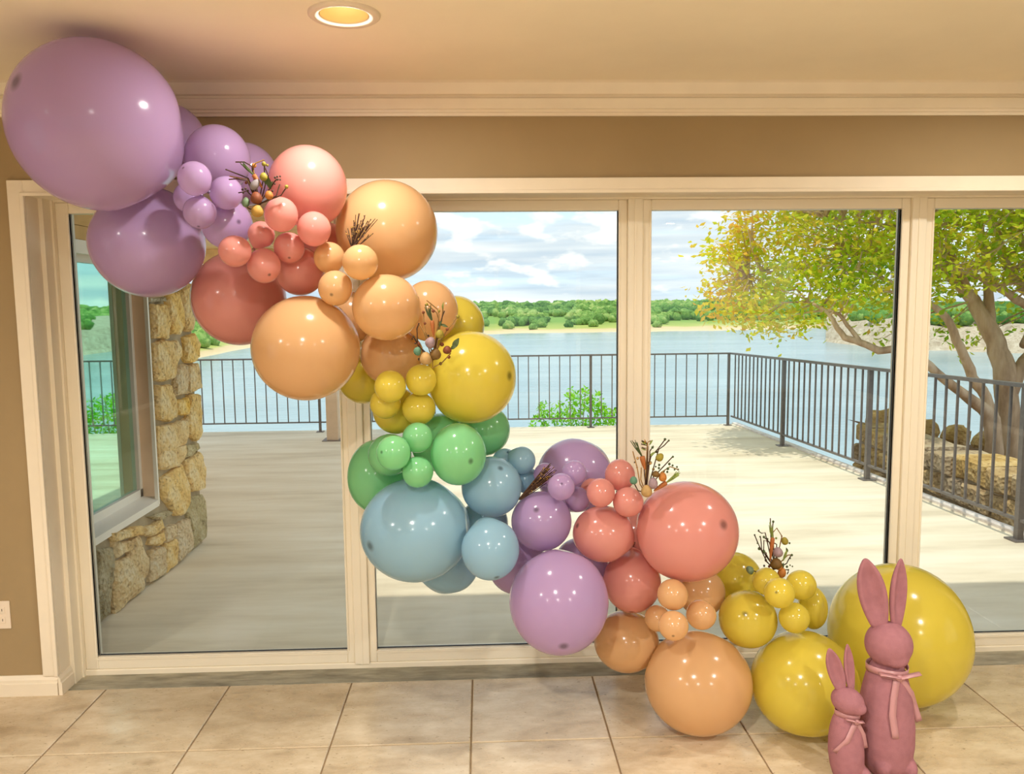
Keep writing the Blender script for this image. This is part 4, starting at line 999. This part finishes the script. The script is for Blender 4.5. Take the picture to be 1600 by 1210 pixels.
BL = {  # label, group
 'P1': 'giant lilac balloon pressed up against the ceiling',
 'P2': 'large lilac balloon against the wall behind the giant lilac balloon',
 'P3': 'medium lilac balloon beside the giant one, above three small lilac balloons',
 'P4': 'lilac balloon half hidden by wall behind the topmost carrot and berry pick',
 'P5': 'small lilac balloon touching both the giant and the medium lilac balloon',
 'P6': 'small lilac balloon under the stems of the topmost carrot pick', 'P7': 'small lilac balloon on the shoulder of the big hanging lilac balloon', 'P8': 'small lilac balloon tucked behind the small lilac cluster',
 'P9': 'big lilac balloon hanging under the giant lilac balloon by the door jamb',
 'P10': 'medium lilac balloon with a dark speck under the topmost carrot pick',
 'C1': 'large coral balloon against the tan wall beside the topmost carrot pick',
 'C2': 'small coral balloon touching the gold egg of the topmost carrot pick',
 'C3': 'small coral balloon between the large coral wall balloon and the small peach trio', 'C4': 'smallest coral balloon, in the middle of the upper coral cluster', 'C5': 'small coral balloon with crown spot above the medium coral balloon', 'C6': 'small coral balloon overlapping the speckled medium lilac balloon', 'C7': 'small coral balloon with crown spot over large coral balloon by stone wing',
 'C8': 'large coral balloon beside the big lilac one, in front of the stone wing',
 'C9': 'medium coral balloon under the small coral cluster, touching large peach balloon',
 'C10': 'coral balloon glowing in the gap behind small coral and peach balloons',
 'O1': 'large peach balloon at the door head with a twig bundle on it',
 'O2': 'small peach balloon touching the upper coral cluster', 'O3': 'small peach balloon at the foot of the upright twig bundle', 'O4': 'small peach balloon with crown spot above the large hanging peach balloon',
 'O5': 'medium peach balloon under the upper trio of small peach balloons',
 'O6': 'large peach balloon hanging below the coral balloons in front of far railing',
 'O7': 'deep glowing peach balloon above the small olive yellow cluster',
 'O8': 'peach balloon glowing in the gap behind the two biggest upper peach balloons',
 'O9': 'medium peach balloon behind the middle carrot and egg pick',
 'Y1': 'yellow balloon peeking out behind peach one, against the far shore',
 'Y2': 'large yellow balloon beside the middle carrot and egg pick',
 'Y3': 'small olive yellow balloon in front of the deep glowing peach balloon', 'Y4': 'small olive yellow balloon under the middle carrot and egg pick', 'Y5': 'small olive yellow balloon half covered by its twin, above bright yellow one', 'Y6': 'small olive yellow balloon just above the topmost small green balloon',
 'Y7': 'yellow balloon lit through between large peach balloon and the mullion',
 'Y8': 'bright yellow balloon behind the small olive yellow cluster',
 'G1': 'medium green balloon with a dark spot, above the blue balloons',
 'G2': 'bright green balloon behind and below the large yellow balloon',
 'G3': 'large pale green balloon against the mullion behind the big blue balloon',
 'G4': 'small pale green balloon with spot, before the dark green balloon', 'G5': 'small green balloon directly under the olive yellow cluster', 'G6': 'small green balloon sitting on top of the big dusty blue balloon',
 'G7': 'dark green balloon tucked behind the small green trio',
 'G8': 'vivid green balloon glowing in the gap above the medium green balloon',
 'B1': 'big dusty blue balloon below the green balloons',
 'B2': 'medium blue balloon between the green balloon and the twig bundle',
 'B3': 'medium blue balloon hanging beneath another one, beside the big dusty blue balloon',
 'B4': 'light blue balloon hanging lowest behind the big dusty blue balloon',
 'B5': 'small blue balloon next to the slanting twig bundle, in front of deck',
 'B6': 'small blue balloon almost hidden behind the medium blue balloon top',
 'B7': 'small blue balloon behind the base of the slanting twig bundle',
 'B8': 'light blue balloon glowing in the gap between the medium blue balloons',
 'L1': 'large pale lilac balloon against the bright deck behind small lilac ones',
 'L2': 'small lilac balloon in front of the large pale lilac one', 'L3': 'small pale lilac balloon with centre spot beside slanting twig bundle', 'L4': 'small lilac balloon between the spotted lilac ones and the coral trio',
 'L5': 'medium lilac balloon with dark spot under the slanting twig bundle',
 'L6': 'big lilac balloon hanging lowest, in front of the door sill',
 'L7': 'pale lilac balloon lit through behind the low hanging big lilac balloon',
 'L8': 'lilac balloon glowing between the low big lilac and coral balloons',
 'L9': 'small lilac balloon right behind the tips of the slanting twig bundle',
 'K1': 'large coral balloon below the teal egg pick, on the lower garland',
 'K2': 'medium coral balloon between lilac balloons and the large lower coral one',
 'K3': 'medium coral balloon above the small dark peach cluster',
 'K4': 'small pale coral balloon in front of the door mullion', 'K5': 'small coral balloon on top of the medium coral balloon beside lilac ones', 'K6': 'small darker coral balloon under the teal and tan egg pick',
 'K7': 'small coral balloon peeking out behind the lower coral trio',
 'K8': 'coral balloon glowing in the gap beside the large lower coral balloon',
 'N1': 'medium peach balloon hanging just above the floor tiles under lilac one',
 'N2': 'big peach balloon resting on the floor tiles',
 'N3': 'small dark peach balloon right under the large lower coral balloon', 'N4': 'small peach balloon next to the medium spotted yellow balloon', 'N5': 'small peach balloon half hidden beside the medium coral balloon', 'N6': 'small pale peach balloon with crown spot on top of floor peach balloon',
 'N7': 'peach balloon behind the underside of the large lower coral balloon',
 'W1': 'yellow balloon with a sage egg in front, beside the lower coral balloon',
 'W2': 'medium yellow balloon with centre spot, above the floor balloons',
 'W3': 'small yellow balloon at foot of lowest carrot pick, half covered', 'W4': 'small yellow balloon with centre spot in the lowest cluster', 'W5': 'small yellow balloon above the narrow yellow balloon', 'W6': 'small darker yellow balloon above the big floor yellow balloon',
 'W7': 'narrow yellow balloon behind the lowest small yellow cluster',
 'W8': 'big yellow balloon resting on the floor beside the smaller rabbit',
 'W9': 'giant yellow balloon on the floor behind the taller rabbit',
}
knot_cache = {}
def knot_obj(parent, size, col, axis, loc):
    key = col
    if key not in knot_cache:
        m = MB().lathe([(.0, -.55), (.55, -.5), (.62, -.3), (.34, -.12), (.30, 0), (.55, .12), (.6, .28), (.42, .42), (.5, .55), (.62, .6), (.4, .66), (.0, .6)], (0, 0, 0), 12); me = m.mesh('knot', True); me.materials.append(LATEX[col])
        at = me.attributes.new('tip', 'FLOAT', 'POINT'); at.data.foreach_set('value', [.5]*len(me.vertices)); knot_cache[key] = me
    o = bpy.data.objects.new('knot', knot_cache[key]); COL.objects.link(o); o.parent = parent; o.location = loc; o.scale = (size,)*3
    o.rotation_euler = Vector((0, 0, 1)).rotation_difference(-Vector(axis)).to_euler()
for i, (nm, col, x, y, z, rx, ry, rz, ax, ay, az, tv) in enumerate(BALL):
    me, back = balloon_mesh((rx, ry, rz), (ax, ay, az), tv, 56 if rx > .15 else (44 if rx > .07 else 36))
    # skins flatten against each other where two balloons press together
    c = Vector((x, y, z)); press = []
    for (n2, _, x2, y2, z2, a2, b2, c2, *_r) in BALL:
        if n2 == nm: continue
        d = Vector((x2, y2, z2))-c; L = d.length; n_ = d/L
        rA = 1/math.sqrt((n_.x/rx)**2+(n_.y/ry)**2+(n_.z/rz)**2); rB = 1/math.sqrt((n_.x/a2)**2+(n_.y/b2)**2+(n_.z/c2)**2)
        if L < (rA+rB)*1.06: press.append((n_, min(L*rA/(rA+rB), L-.3*rB)-.0008))
    if press:
        for v in me.vertices:
            p = v.co.copy()
            for n_, h_ in press:
                e = p.dot(n_)-h_
                if e > 0: p -= n_*e
            v.co = p
    o = bpy.data.objects.new('balloon', me); COL.objects.link(o); o.location = c; me.materials.append(LATEX[col])
    tag(o, BL[nm], 'balloon', '%s balloons of the garland' % col)
    knot_obj(o, max(.010, rx*.10), col, (ax, ay, az), back)

# ================================================================== FLORAL PICKS
def pick(name, label, Y, off, sc, twigs, berries, eggs, carrots, leaves, base, tilt=0.0, cat='floral pick', group='carrot and egg picks'):
    W = lambda cx, cy, dy=0.0: atY(off[0]+cx/sc, off[1]+cy/sc, Y+dy)
    k = pxm(Y)/sc; t = tag(empty(name, W(*base)), label, cat, group); rr = random.Random(name+label)
    B = W(*base)
    for s in twigs.split('|'):
        pts = [tuple(map(float, q.split(','))) for q in s.split()]
        w = [W(a, b, rr.uniform(-.012, .012)) for a, b in pts]
        if len(w) == 2: w.insert(1, (w[0]+w[1])/2+Vector((rr.uniform(-1, 1), 0, rr.uniform(-1, 1)))*.002)
        # carry the twig down to the base where it is tied in
        low = min(w, key=lambda p: (p-B).length)
        if (low-B).length > .02: w = (w+[B+Vector((rr.uniform(-.006, .006), .01, 0))]) if low is w[-1] else ([B+Vector((rr.uniform(-.006, .006), .01, 0))]+w)
        MB().tube(w, .0021, 5).build('twig', M_twig if rr.random() < .65 else M_twig2, t)
    for s in berries.split():
        a, b, r, c = s.split(','); r = float(r)*k
        MB().ellipsoid(W(float(a), float(b), rr.uniform(-.012, .008)), (r, r, r*1.05), 8, 6).build('berry', PICKC[c], t, True)
    for s in eggs.split():
        a, b, rx, ry, ang, c = s.split(','); rx = float(rx)*k; ry = float(ry)*k; R = Matrix.Rotation(-math.radians(float(ang)), 3, 'Y')
        m = MB().ellipsoid((0, 0, 0), (rx, rx, ry), 16, 11); e = []
        for v in m.v:      # narrower upper end
            f_ = 1-.16*v[2]/ry; e.append(tuple(R @ Vector((v[0]*f_, v[1]*f_, v[2]))))
        m.v = [tuple(Vector(v)+W(float(a), float(b), -.012)) for v in e]; m.build('egg', PICKC[c], t, True)
    for s in carrots.split('|'):
        if not s.strip(): continue
        a, b, c_, d, w_, e, f_, col = s.replace(',', ' ').split(); p0 = W(float(a), float(b), -.008); p1 = W(float(c_), float(d), -.008); wv = float(w_)*k/2
        ca = MB().tube([p0+(p0-p1)*.03, p0, p0+(p1-p0)*.2, p0+(p1-p0)*.45, p0+(p1-p0)*.7, p0+(p1-p0)*.9, p1], [wv*.5, wv*.95, wv, wv*.85, wv*.62, wv*.38, wv*.12], 9).build('carrot', PICKC['carrot'], t, True)
        tip = W(float(e), float(f_), -.008)
        for j in range(7):
            q = tip+Vector((rr.uniform(-1, 1), rr.uniform(-1, 1), rr.uniform(-1, 1)))*wv*1.3; MB().tube([p0, (p0+q)/2+Vector((rr.uniform(-1, 1), 0, rr.uniform(-1, 1)))*wv*.4, q], [.0022, .0020, .0012], 5).build('carrot_top', PICKC[col], ca)
    for s in leaves.split():
        a, b, L, w_, ang, c = s.split(','); L = float(L)*k; w_ = float(w_)*k; an = math.radians(float(ang)); c0_ = W(float(a), float(b), -.006)
        d = Vector((math.cos(an), -.1, math.sin(an))).normalized(); s2 = Vector((-math.sin(an), .35, math.cos(an))).normalized(); nn = d.cross(s2); m = MB(); N = 6
        for i in range(N+1):
            tt = i/N; ww = w_/2*math.sin(math.pi*min(.97, max(.04, tt)))**.8
            for q in (-1, 0, 1): m.v.append(tuple(c0_+d*L*(tt-.5)+s2*ww*q+nn*(.002*abs(q)+.004*math.sin(tt*3))))
        for i in range(N):
            for q in range(2): z_ = i*3+q; m.f.append((z_, z_+1, z_+4, z_+3))
        n0 = len(m.v); m.v += [tuple(Vector(v)+nn*.0008) for v in m.v]; m.f += [tuple(n0+j for j in reversed(f)) for f in m.f]
        m.build('leaf', PICKC[c], t, True)
    return t

pick('floral_pick', 'dry floral pick with rust and gold eggs between lilac and coral balloons', -.685, (340, 230), 10.083,
 '280,235 420,235 540,300|125,350 330,430 480,490|190,460 300,480 470,505|180,510 300,500 470,530|735,200 600,250 560,330|740,300 740,420|750,330 800,450 760,560|980,590 925,770|1080,640 1000,760|530,980 470,950|330,720 460,690|940,500 860,600',
 '730,265,36,olive 785,285,20,olive 1085,625,30,olive 575,290,36,orange 905,480,18,darkberry 940,465,16,darkberry 985,460,14,darkberry 945,510,18,darkberry 985,515,14,darkberry 900,580,14,darkberry 390,670,18,darkberry 440,655,18,darkberry 400,715,18,darkberry 475,690,18,darkberry 865,690,18,darkberry 450,560,24,rust',
 '610,800,88,95,0,rust 810,755,62,68,10,orange 625,1005,92,96,0,gold 445,868,56,78,-10,sage 725,465,58,64,0,olive 590,590,62,95,-40,grey',
 '570,440 710,650 74 375,265 leaf', '820,560,190,90,100,leaf 770,520,150,60,80,leaf 850,600,120,50,60,leaf', (640, 900))
pick('floral_pick', 'dry floral pick with mauve and teal eggs between peach and yellow balloons', -.60, (630, 460), 9.31,
 '340,90 500,220 520,300 500,480|350,150 490,270 530,430|295,270 330,560|225,420 310,560|230,420 200,500 210,740|580,160 570,320 540,470|795,325 640,520 560,660|690,860 560,1000 430,1070|600,240 570,320|150,620 210,740',
 '795,325,26,olive 342,150,22,olive 293,265,22,rust 315,425,20,rust 438,245,24,rust 150,620,16,darkberry 130,650,14,darkberry 178,660,14,darkberry 175,715,14,darkberry 565,730,30,rust 665,915,24,rust 545,1010,24,moss 228,945,18,darkberry 520,245,22,olive 230,720,24,rust 640,510,24,rust 365,605,18,darkberry',
 '390,705,84,72,80,mauve 205,830,64,56,90,teal 330,935,92,96,0,tan 530,580,60,66,0,olive 640,810,62,60,0,rust 470,870,80,84,0,moss',
 '420,390 445,620 66 358,185 leaf', '770,720,180,90,60,leaf 740,770,120,60,35,leaf 590,460,130,40,-20,leaf 545,430,120,36,70,leaf 585,170,110,24,80,lime', (430, 960))
pick('floral_pick', 'dry floral pick with lilac, teal and gold eggs above the lower coral balloon', -.57, (970, 680), 11.0,
 '205,280 280,560 330,850|460,600 465,200 420,100|760,80 640,240 520,370 470,560|820,100 650,250|895,370 690,590 560,720|300,960 240,850|500,380 500,280 560,190|350,560 340,760|400,560 420,800|985,595 850,545 700,640|460,130 545,100|460,150 360,100|460,190 350,155|460,230 360,215',
 '760,75,24,leaf 825,95,18,leaf 895,375,20,leaf 610,290,22,leaf 660,515,22,leaf 600,545,16,leaf 835,500,24,leaf 890,525,20,leaf 810,580,26,leaf 965,550,18,leaf 925,595,18,leaf 985,595,18,leaf 740,625,20,leaf 800,635,20,leaf 290,400,26,tan 500,480,36,tan 560,590,24,moss 655,570,22,leaf 545,215,22,leaf 240,470,16,darkberry 280,560,16,darkberry',
 '220,780,66,72,0,teal 555,830,82,104,0,mauve 445,962,98,110,0,tan 670,382,66,78,-40,olive 720,720,70,84,0,orange 600,670,66,56,0,moss',
 '365,370 415,600 100 222,150 leaf|780,820 560,965 86 980,670 lime', '520,130,110,30,60,lime 400,130,110,30,150,lime 395,235,110,26,160,lime 540,330,140,40,40,lime 960,690,110,60,40,lime 420,110,90,26,100,gold', (440, 1010))
pick('floral_pick', 'dry floral pick with pink egg and sage egg above the small yellow balloons', -.41, (1150, 800), 11.0,
 '320,400 370,520 430,650 520,840|420,430 440,650|480,440 570,520|475,650 480,490 560,520|790,420 700,280 640,350|590,110 590,230 600,440|640,170 630,300|940,760 870,890|960,745 890,745|900,1000 880,1070|520,700 500,840|380,330 440,370 500,360|243,1003 400,1040|700,560 660,540',
 '320,400,16,leaf 415,430,16,leaf 480,435,24,leaf 400,635,28,leaf 475,685,32,leaf 370,540,16,leaf 640,170,22,leaf 785,420,16,leaf 920,540,18,leaf 960,745,22,leaf 930,800,16,leaf 875,945,22,leaf 930,920,14,leaf 970,940,14,leaf 900,1000,16,leaf 515,835,22,leaf 485,930,20,darkberry 570,940,24,rust 690,455,20,lime 390,320,16,leaf 540,470,20,leaf',
 '838,502,60,72,15,olive 720,695,86,92,10,mauve 243,1003,78,62,-60,sage 790,1050,72,92,-20,orange 690,890,104,100,0,moss 740,940,60,70,0,orange',
 '630,455 585,860 78 600,215 lime', '845,740,240,46,75,lime 875,650,90,40,110,leaf 800,930,130,50,80,leaf', (680, 1000))
def bundle(label, Y, off, sc, base, tips, n, seed):
    W = lambda cx, cy, dy=0.0: atY(off[0]+cx/sc, off[1]+cy/sc, Y+dy)
    t = tag(empty('twig_bundle', W(*base)), label, 'twig bundle', 'twig bundles'); rr = random.Random(seed)
    for i in range(n):
        a, b = rr.sample(tips, 2); f_ = rr.random(); ex, ey = a[0]+(b[0]-a[0])*f_*.5, a[1]+(b[1]-a[1])*f_*.5
        if i < len(tips): ex, ey = tips[i]
        p0 = W(base[0]+rr.uniform(-25, 25), base[1]+rr.uniform(-15, 15), rr.uniform(-.004, .004)); p1 = W(ex, ey, rr.uniform(-.02, .012))
        mid = (p0+p1)/2+Vector((rr.uniform(-1, 1), rr.uniform(-1, 1), rr.uniform(-1, 1)))*.003
        tg = MB().tube([p0, mid, p1], [.0021, .0018, .0012], 5).build('twig', M_twig, t)
        for j in range(3):
            f2 = rr.uniform(.35, 1.0); q = p0+(p1-p0)*f2; MB().ellipsoid(q+Vector((rr.uniform(-1, 1), -.5, rr.uniform(-1, 1)))*.002, (.0019, .0019, .0026), 6, 4).build('bud', PICKC['gold'] if j else M_twig, tg)
bundle('upright bundle of dark budded twigs in front of large upper peach balloon', -.515, (520, 320), 13.44, (400, 960), [(270, 550), (380, 470), (440, 340), (480, 210), (545, 180), (600, 330), (680, 220), (740, 340), (800, 310), (940, 310), (850, 600), (760, 640), (520, 400), (640, 470)], 30, 1)
bundle('slanting bundle of dark gold-flecked twigs between blue and lilac balloons', -.455, (800, 710), 13.44, (165, 945), [(820, 190), (880, 275), (935, 335), (870, 440), (730, 600), (690, 260), (780, 320), (800, 470), (840, 380), (640, 330), (700, 520)], 34, 2)

# ================================================================== FLOCKED RABBITS
def ribbon_strip(m, pts, width, side, thick=.0012):
    k = len(m.v); n = len(pts)
    for i, p in enumerate(pts):
        p = Vector(p); s = Vector(side[i] if isinstance(side, list) else side).normalized()*width/2
        d = (Vector(pts[min(i+1, n-1)])-Vector(pts[max(i-1, 0)])).normalized(); nn = d.cross(s).normalized()*thick
        m.v += [tuple(p-s-nn), tuple(p+s-nn), tuple(p+s+nn), tuple(p-s+nn)]
    for i in range(n-1):
        for q in range(4): m.f.append((k+i*4+q, k+i*4+(q+1) % 4, k+i*4+4+(q+1) % 4, k+i*4+4+q))
    m.f += [(k, k+1, k+2, k+3), (k+(n-1)*4+3, k+(n-1)*4+2, k+(n-1)*4+1, k+(n-1)*4)]
def ear_mesh(base, tip, wpx, k, twist, lean):
    """long ear with a thick rolled rim and a hollow front"""
    m = MB(); N, R = 14, 18; ax = tip-base; L = ax.length; d = ax.normalized()
    s = (Matrix.Rotation(twist, 3, d) @ Vector((1, 0, 0))); s = (s-d*s.dot(d)).normalized(); f = s.cross(d).normalized()
    if f.y > 0: f = -f
    for i in range(N+1):
        t = i/N; w = wpx*k*(max(.0, math.sin(math.pi*(.16+.84*t)))**.62)*(0.72+.36*t if t < .75 else .99) if t < .999 else wpx*k*.12
        th = w*.52; c = base+d*L*t+f*(-.10*L*math.sin(t*1.4)*lean)
        for j in range(R):
            a = 2*math.pi*j/R; x = math.cos(a)*w; y = math.sin(a)*th
            if y > 0: y = y*(1-1.25*max(0, 1-(x/w/.74)**2)*min(1, t*3.2)*min(1, (1-t)*5))
            m.v.append(tuple(c+s*x+f*y))
    for i in range(N):
        for j in range(R): m.f.append((i*R+j, i*R+(j+1) % R, (i+1)*R+(j+1) % R, (i+1)*R+j))
    m.f.append(tuple(range(R))[::-1]); m.f.append(tuple(N*R+j for j in range(R)))
    return m
def rabbit(label, Y, body, cx, head, feet, ears, bow, zbase_v):
    k = pxm(Y); W = lambda u, v, dy=0.0: atY(u, v, Y)+Vector((0, dy, 0))
    zb = 0.0
    t = tag(empty('rabbit_figure', (W(cx, zbase_v).x, Y, 0)), label, 'rabbit figure', 'pink flocked rabbits')
    m = MB(); R = 28
    secs = [(W(u, v), hw*k, hw*k*dp) for (u, v, hw, dp) in body]
    zmin = secs[-1][0].z; shift = zmin           # the feet stand on the tiles
    for c, a, b in secs:
        for j in range(R): q = 2*math.pi*j/R; m.v.append((c.x+a*math.cos(q), c.y+b*math.sin(q), c.z))
    for i in range(len(secs)-1):
        for j in range(R): m.f.append((i*R+j, i*R+(j+1) % R, (i+1)*R+(j+1) % R, (i+1)*R+j))
    m.f.append(tuple(range(R))[::-1]); m.f.append(tuple((len(secs)-1)*R+j for j in range(R)))
    hu, hv, hrx, hry, hang, hdy, muz = head
    rot = Matrix.Rotation(math.radians(hang), 3, 'Y'); hc = W(hu, hv, hdy)
    m.ellipsoid(hc, (hrx*k, hrx*k*.98, hry*k), 26, 16, rot=rot)
    mu, mv, mr = muz; m.ellipsoid(W(mu, mv, hdy-hrx*k*.5), (mr*k, mr*k*.8, mr*k*.72), 18, 12)
    for (u, v, rx, ry) in feet: m.ellipsoid(W(u, v, -.9*rx*k*1.6), (rx*k, rx*k*1.75, ry*k), 18, 12)
    m.v = [(x, y, max(.0008, z)) for x, y, z in m.v]
    bo = m.build('body', M_bunny, t, True)
    rm = bo.modifiers.new('fuse', 'REMESH'); rm.mode = 'VOXEL'; rm.voxel_size = .0042; rm.use_smooth_shade = True
    sm = bo.modifiers.new('soften', 'SMOOTH'); sm.iterations = 9; sm.factor = .6
    for (bu, bv, tu, tv_, w, tw_, ln) in ears:
        b_, e_ = W(bu, bv, hdy+.008), W(tu, tv_, hdy+.012)
        eo = ear_mesh(b_, e_, w, k, tw_, ln).build('ear', M_bunny, t, True); ss = eo.modifiers.new('smooth', 'SUBSURF'); ss.levels = 1; ss.render_levels = 1
    # ribbon: neck band, two loops, knot, two tails
    nu, nv, nr, ndp, ribw, front, loops, tails = bow
    nc = W(nu, nv); m = MB(); n = 32; rw_ = ribw*k
    for j in range(n+1):
        pass
    band = [nc+Vector((nr*k*math.cos(2*math.pi*j/n), nr*k*ndp*math.sin(2*math.pi*j/n), .004*math.sin(4*math.pi*j/n))) for j in range(n+1)]
    ribbon_strip(m, band, rw_, Vector((0, 0, 1)), .0010); m.build('neck_band', M_ribbon, t, True)
    fy = nc.y-nr*k*ndp-.004
    kn = Vector((W(front[0], front[1]).x, fy-.004, W(front[0], front[1]).z))
    MB().ellipsoid(kn, (rw_*.55, .006, rw_*.5), 14, 9).build('bow_knot', M_ribbon, t, True)
    for (lu, lv) in loops:
        e_ = Vector((W(lu, lv).x, fy+.004, W(lu, lv).z)); m = MB(); dv = e_-kn; pp_ = []
        for j in range(13):
            a = j/12*2*math.pi; rr_ = (1-math.cos(a))/2; pp_.append(kn+dv*rr_+Vector((0, -.009*math.sin(a), .006*math.sin(a))))
        ribbon_strip(m, pp_, rw_*.8, Vector((-dv.z*.3, .25, abs(dv.x))).normalized() if abs(dv.x) > 1e-4 else Vector((0, 0, 1)), .0010); m.build('bow_loop', M_ribbon, t, True)
    for tl in tails:
        pts = []
        for (u, v) in tl:
            q = W(u, v)
            # hang just clear of the chest
            hw = None
            for (a0, b0) in zip(secs, secs[1:]):
                if a0[0].z >= q.z >= b0[0].z:
                    f_ = (a0[0].z-q.z)/(a0[0].z-b0[0].z+1e-9); aa = a0[1]+(b0[1]-a0[1])*f_; bb = a0[2]+(b0[2]-a0[2])*f_; xx = (q.x-a0[0].x)/aa; hw = bb*math.sqrt(max(.05, 1-min(.95, xx*xx)))
            hw = hw if hw else nr*k*ndp
            pts.append(Vector((q.x, Y-hw-.005, q.z)))
        fine = []
        for i in range(len(pts)-1):
            for s_ in range(4): fine.append(pts[i]+(pts[i+1]-pts[i])*s_/4)
        fine.append(pts[-1]); dirv = (fine[-1]-fine[0]).normalized(); side = Vector((dirv.z, 0, -dirv.x)).normalized()+Vector((0, .12, 0)); m = MB(); ribbon_strip(m, fine, rw_, side, .0010); m.build('bow_tail', M_ribbon, t, True)
    return t
YB1, YB2 = -.772, -.818
rabbit('taller pink flocked rabbit figure with satin bow before giant yellow balloon', YB1,
 [(1386, 1030, 20, .9), (1386, 1040, 27, .9), (1385, 1055, 33, .9), (1385, 1075, 38.5, .9), (1384, 1100, 43, .92), (1384, 1130, 45.5, .95), (1384, 1160, 44.5, .98), (1384, 1185, 40, 1.0), (1384, 1198, 34, 1.0), (1384, 1206, 27, 1.0)], 1384,
 (1386.5, 1005, 37.5, 37, 0, -.008, (1389, 1020, 21)), [(1367, 1183, 14, 17), (1407, 1186, 14, 17)],
 [(1375, 982, 1353, 874, 26, -.25, .25), (1400, 983, 1411, 874, 20, .35, .25)],
 (1386, 1042, 33, .92, 11, (1389, 1045), [(1423, 1040), (1360, 1041)], [[(1387, 1048), (1379, 1075), (1375, 1100), (1378, 1132)], [(1392, 1048), (1410, 1072), (1422, 1096), (1430, 1122)]]), 1206)
rabbit('smaller pink flocked rabbit figure with satin bow, tucked beside the taller rabbit', YB2,
 [(1322, 1106, 13, .9), (1322, 1114, 17, .9), (1321, 1124, 21.5, .9), (1321, 1138, 25.5, .92), (1321.5, 1156, 28.2, .95), (1322, 1175, 29, .98), (1323, 1195, 27.5, 1.0), (1324, 1210, 24, 1.0), (1325, 1221, 19, 1.0)], 1322,
 (1323, 1094, 27, 22, 18, -.006, (1333, 1100, 15)), [(1322, 1205, 9.5, 12), (1345, 1203, 9.5, 12)],
 [(1316, 1082, 1297, 1015, 15.5, -.1, .2), (1331, 1081, 1326, 1008, 11.5, .3, .2)],
 (1324, 1113, 20, .92, 9, (1329, 1118), [(1314, 1116), (1341, 1120)], [[(1327, 1122), (1313, 1145), (1298, 1168)], [(1331, 1122), (1342, 1142), (1348, 1165)]]), 1221)
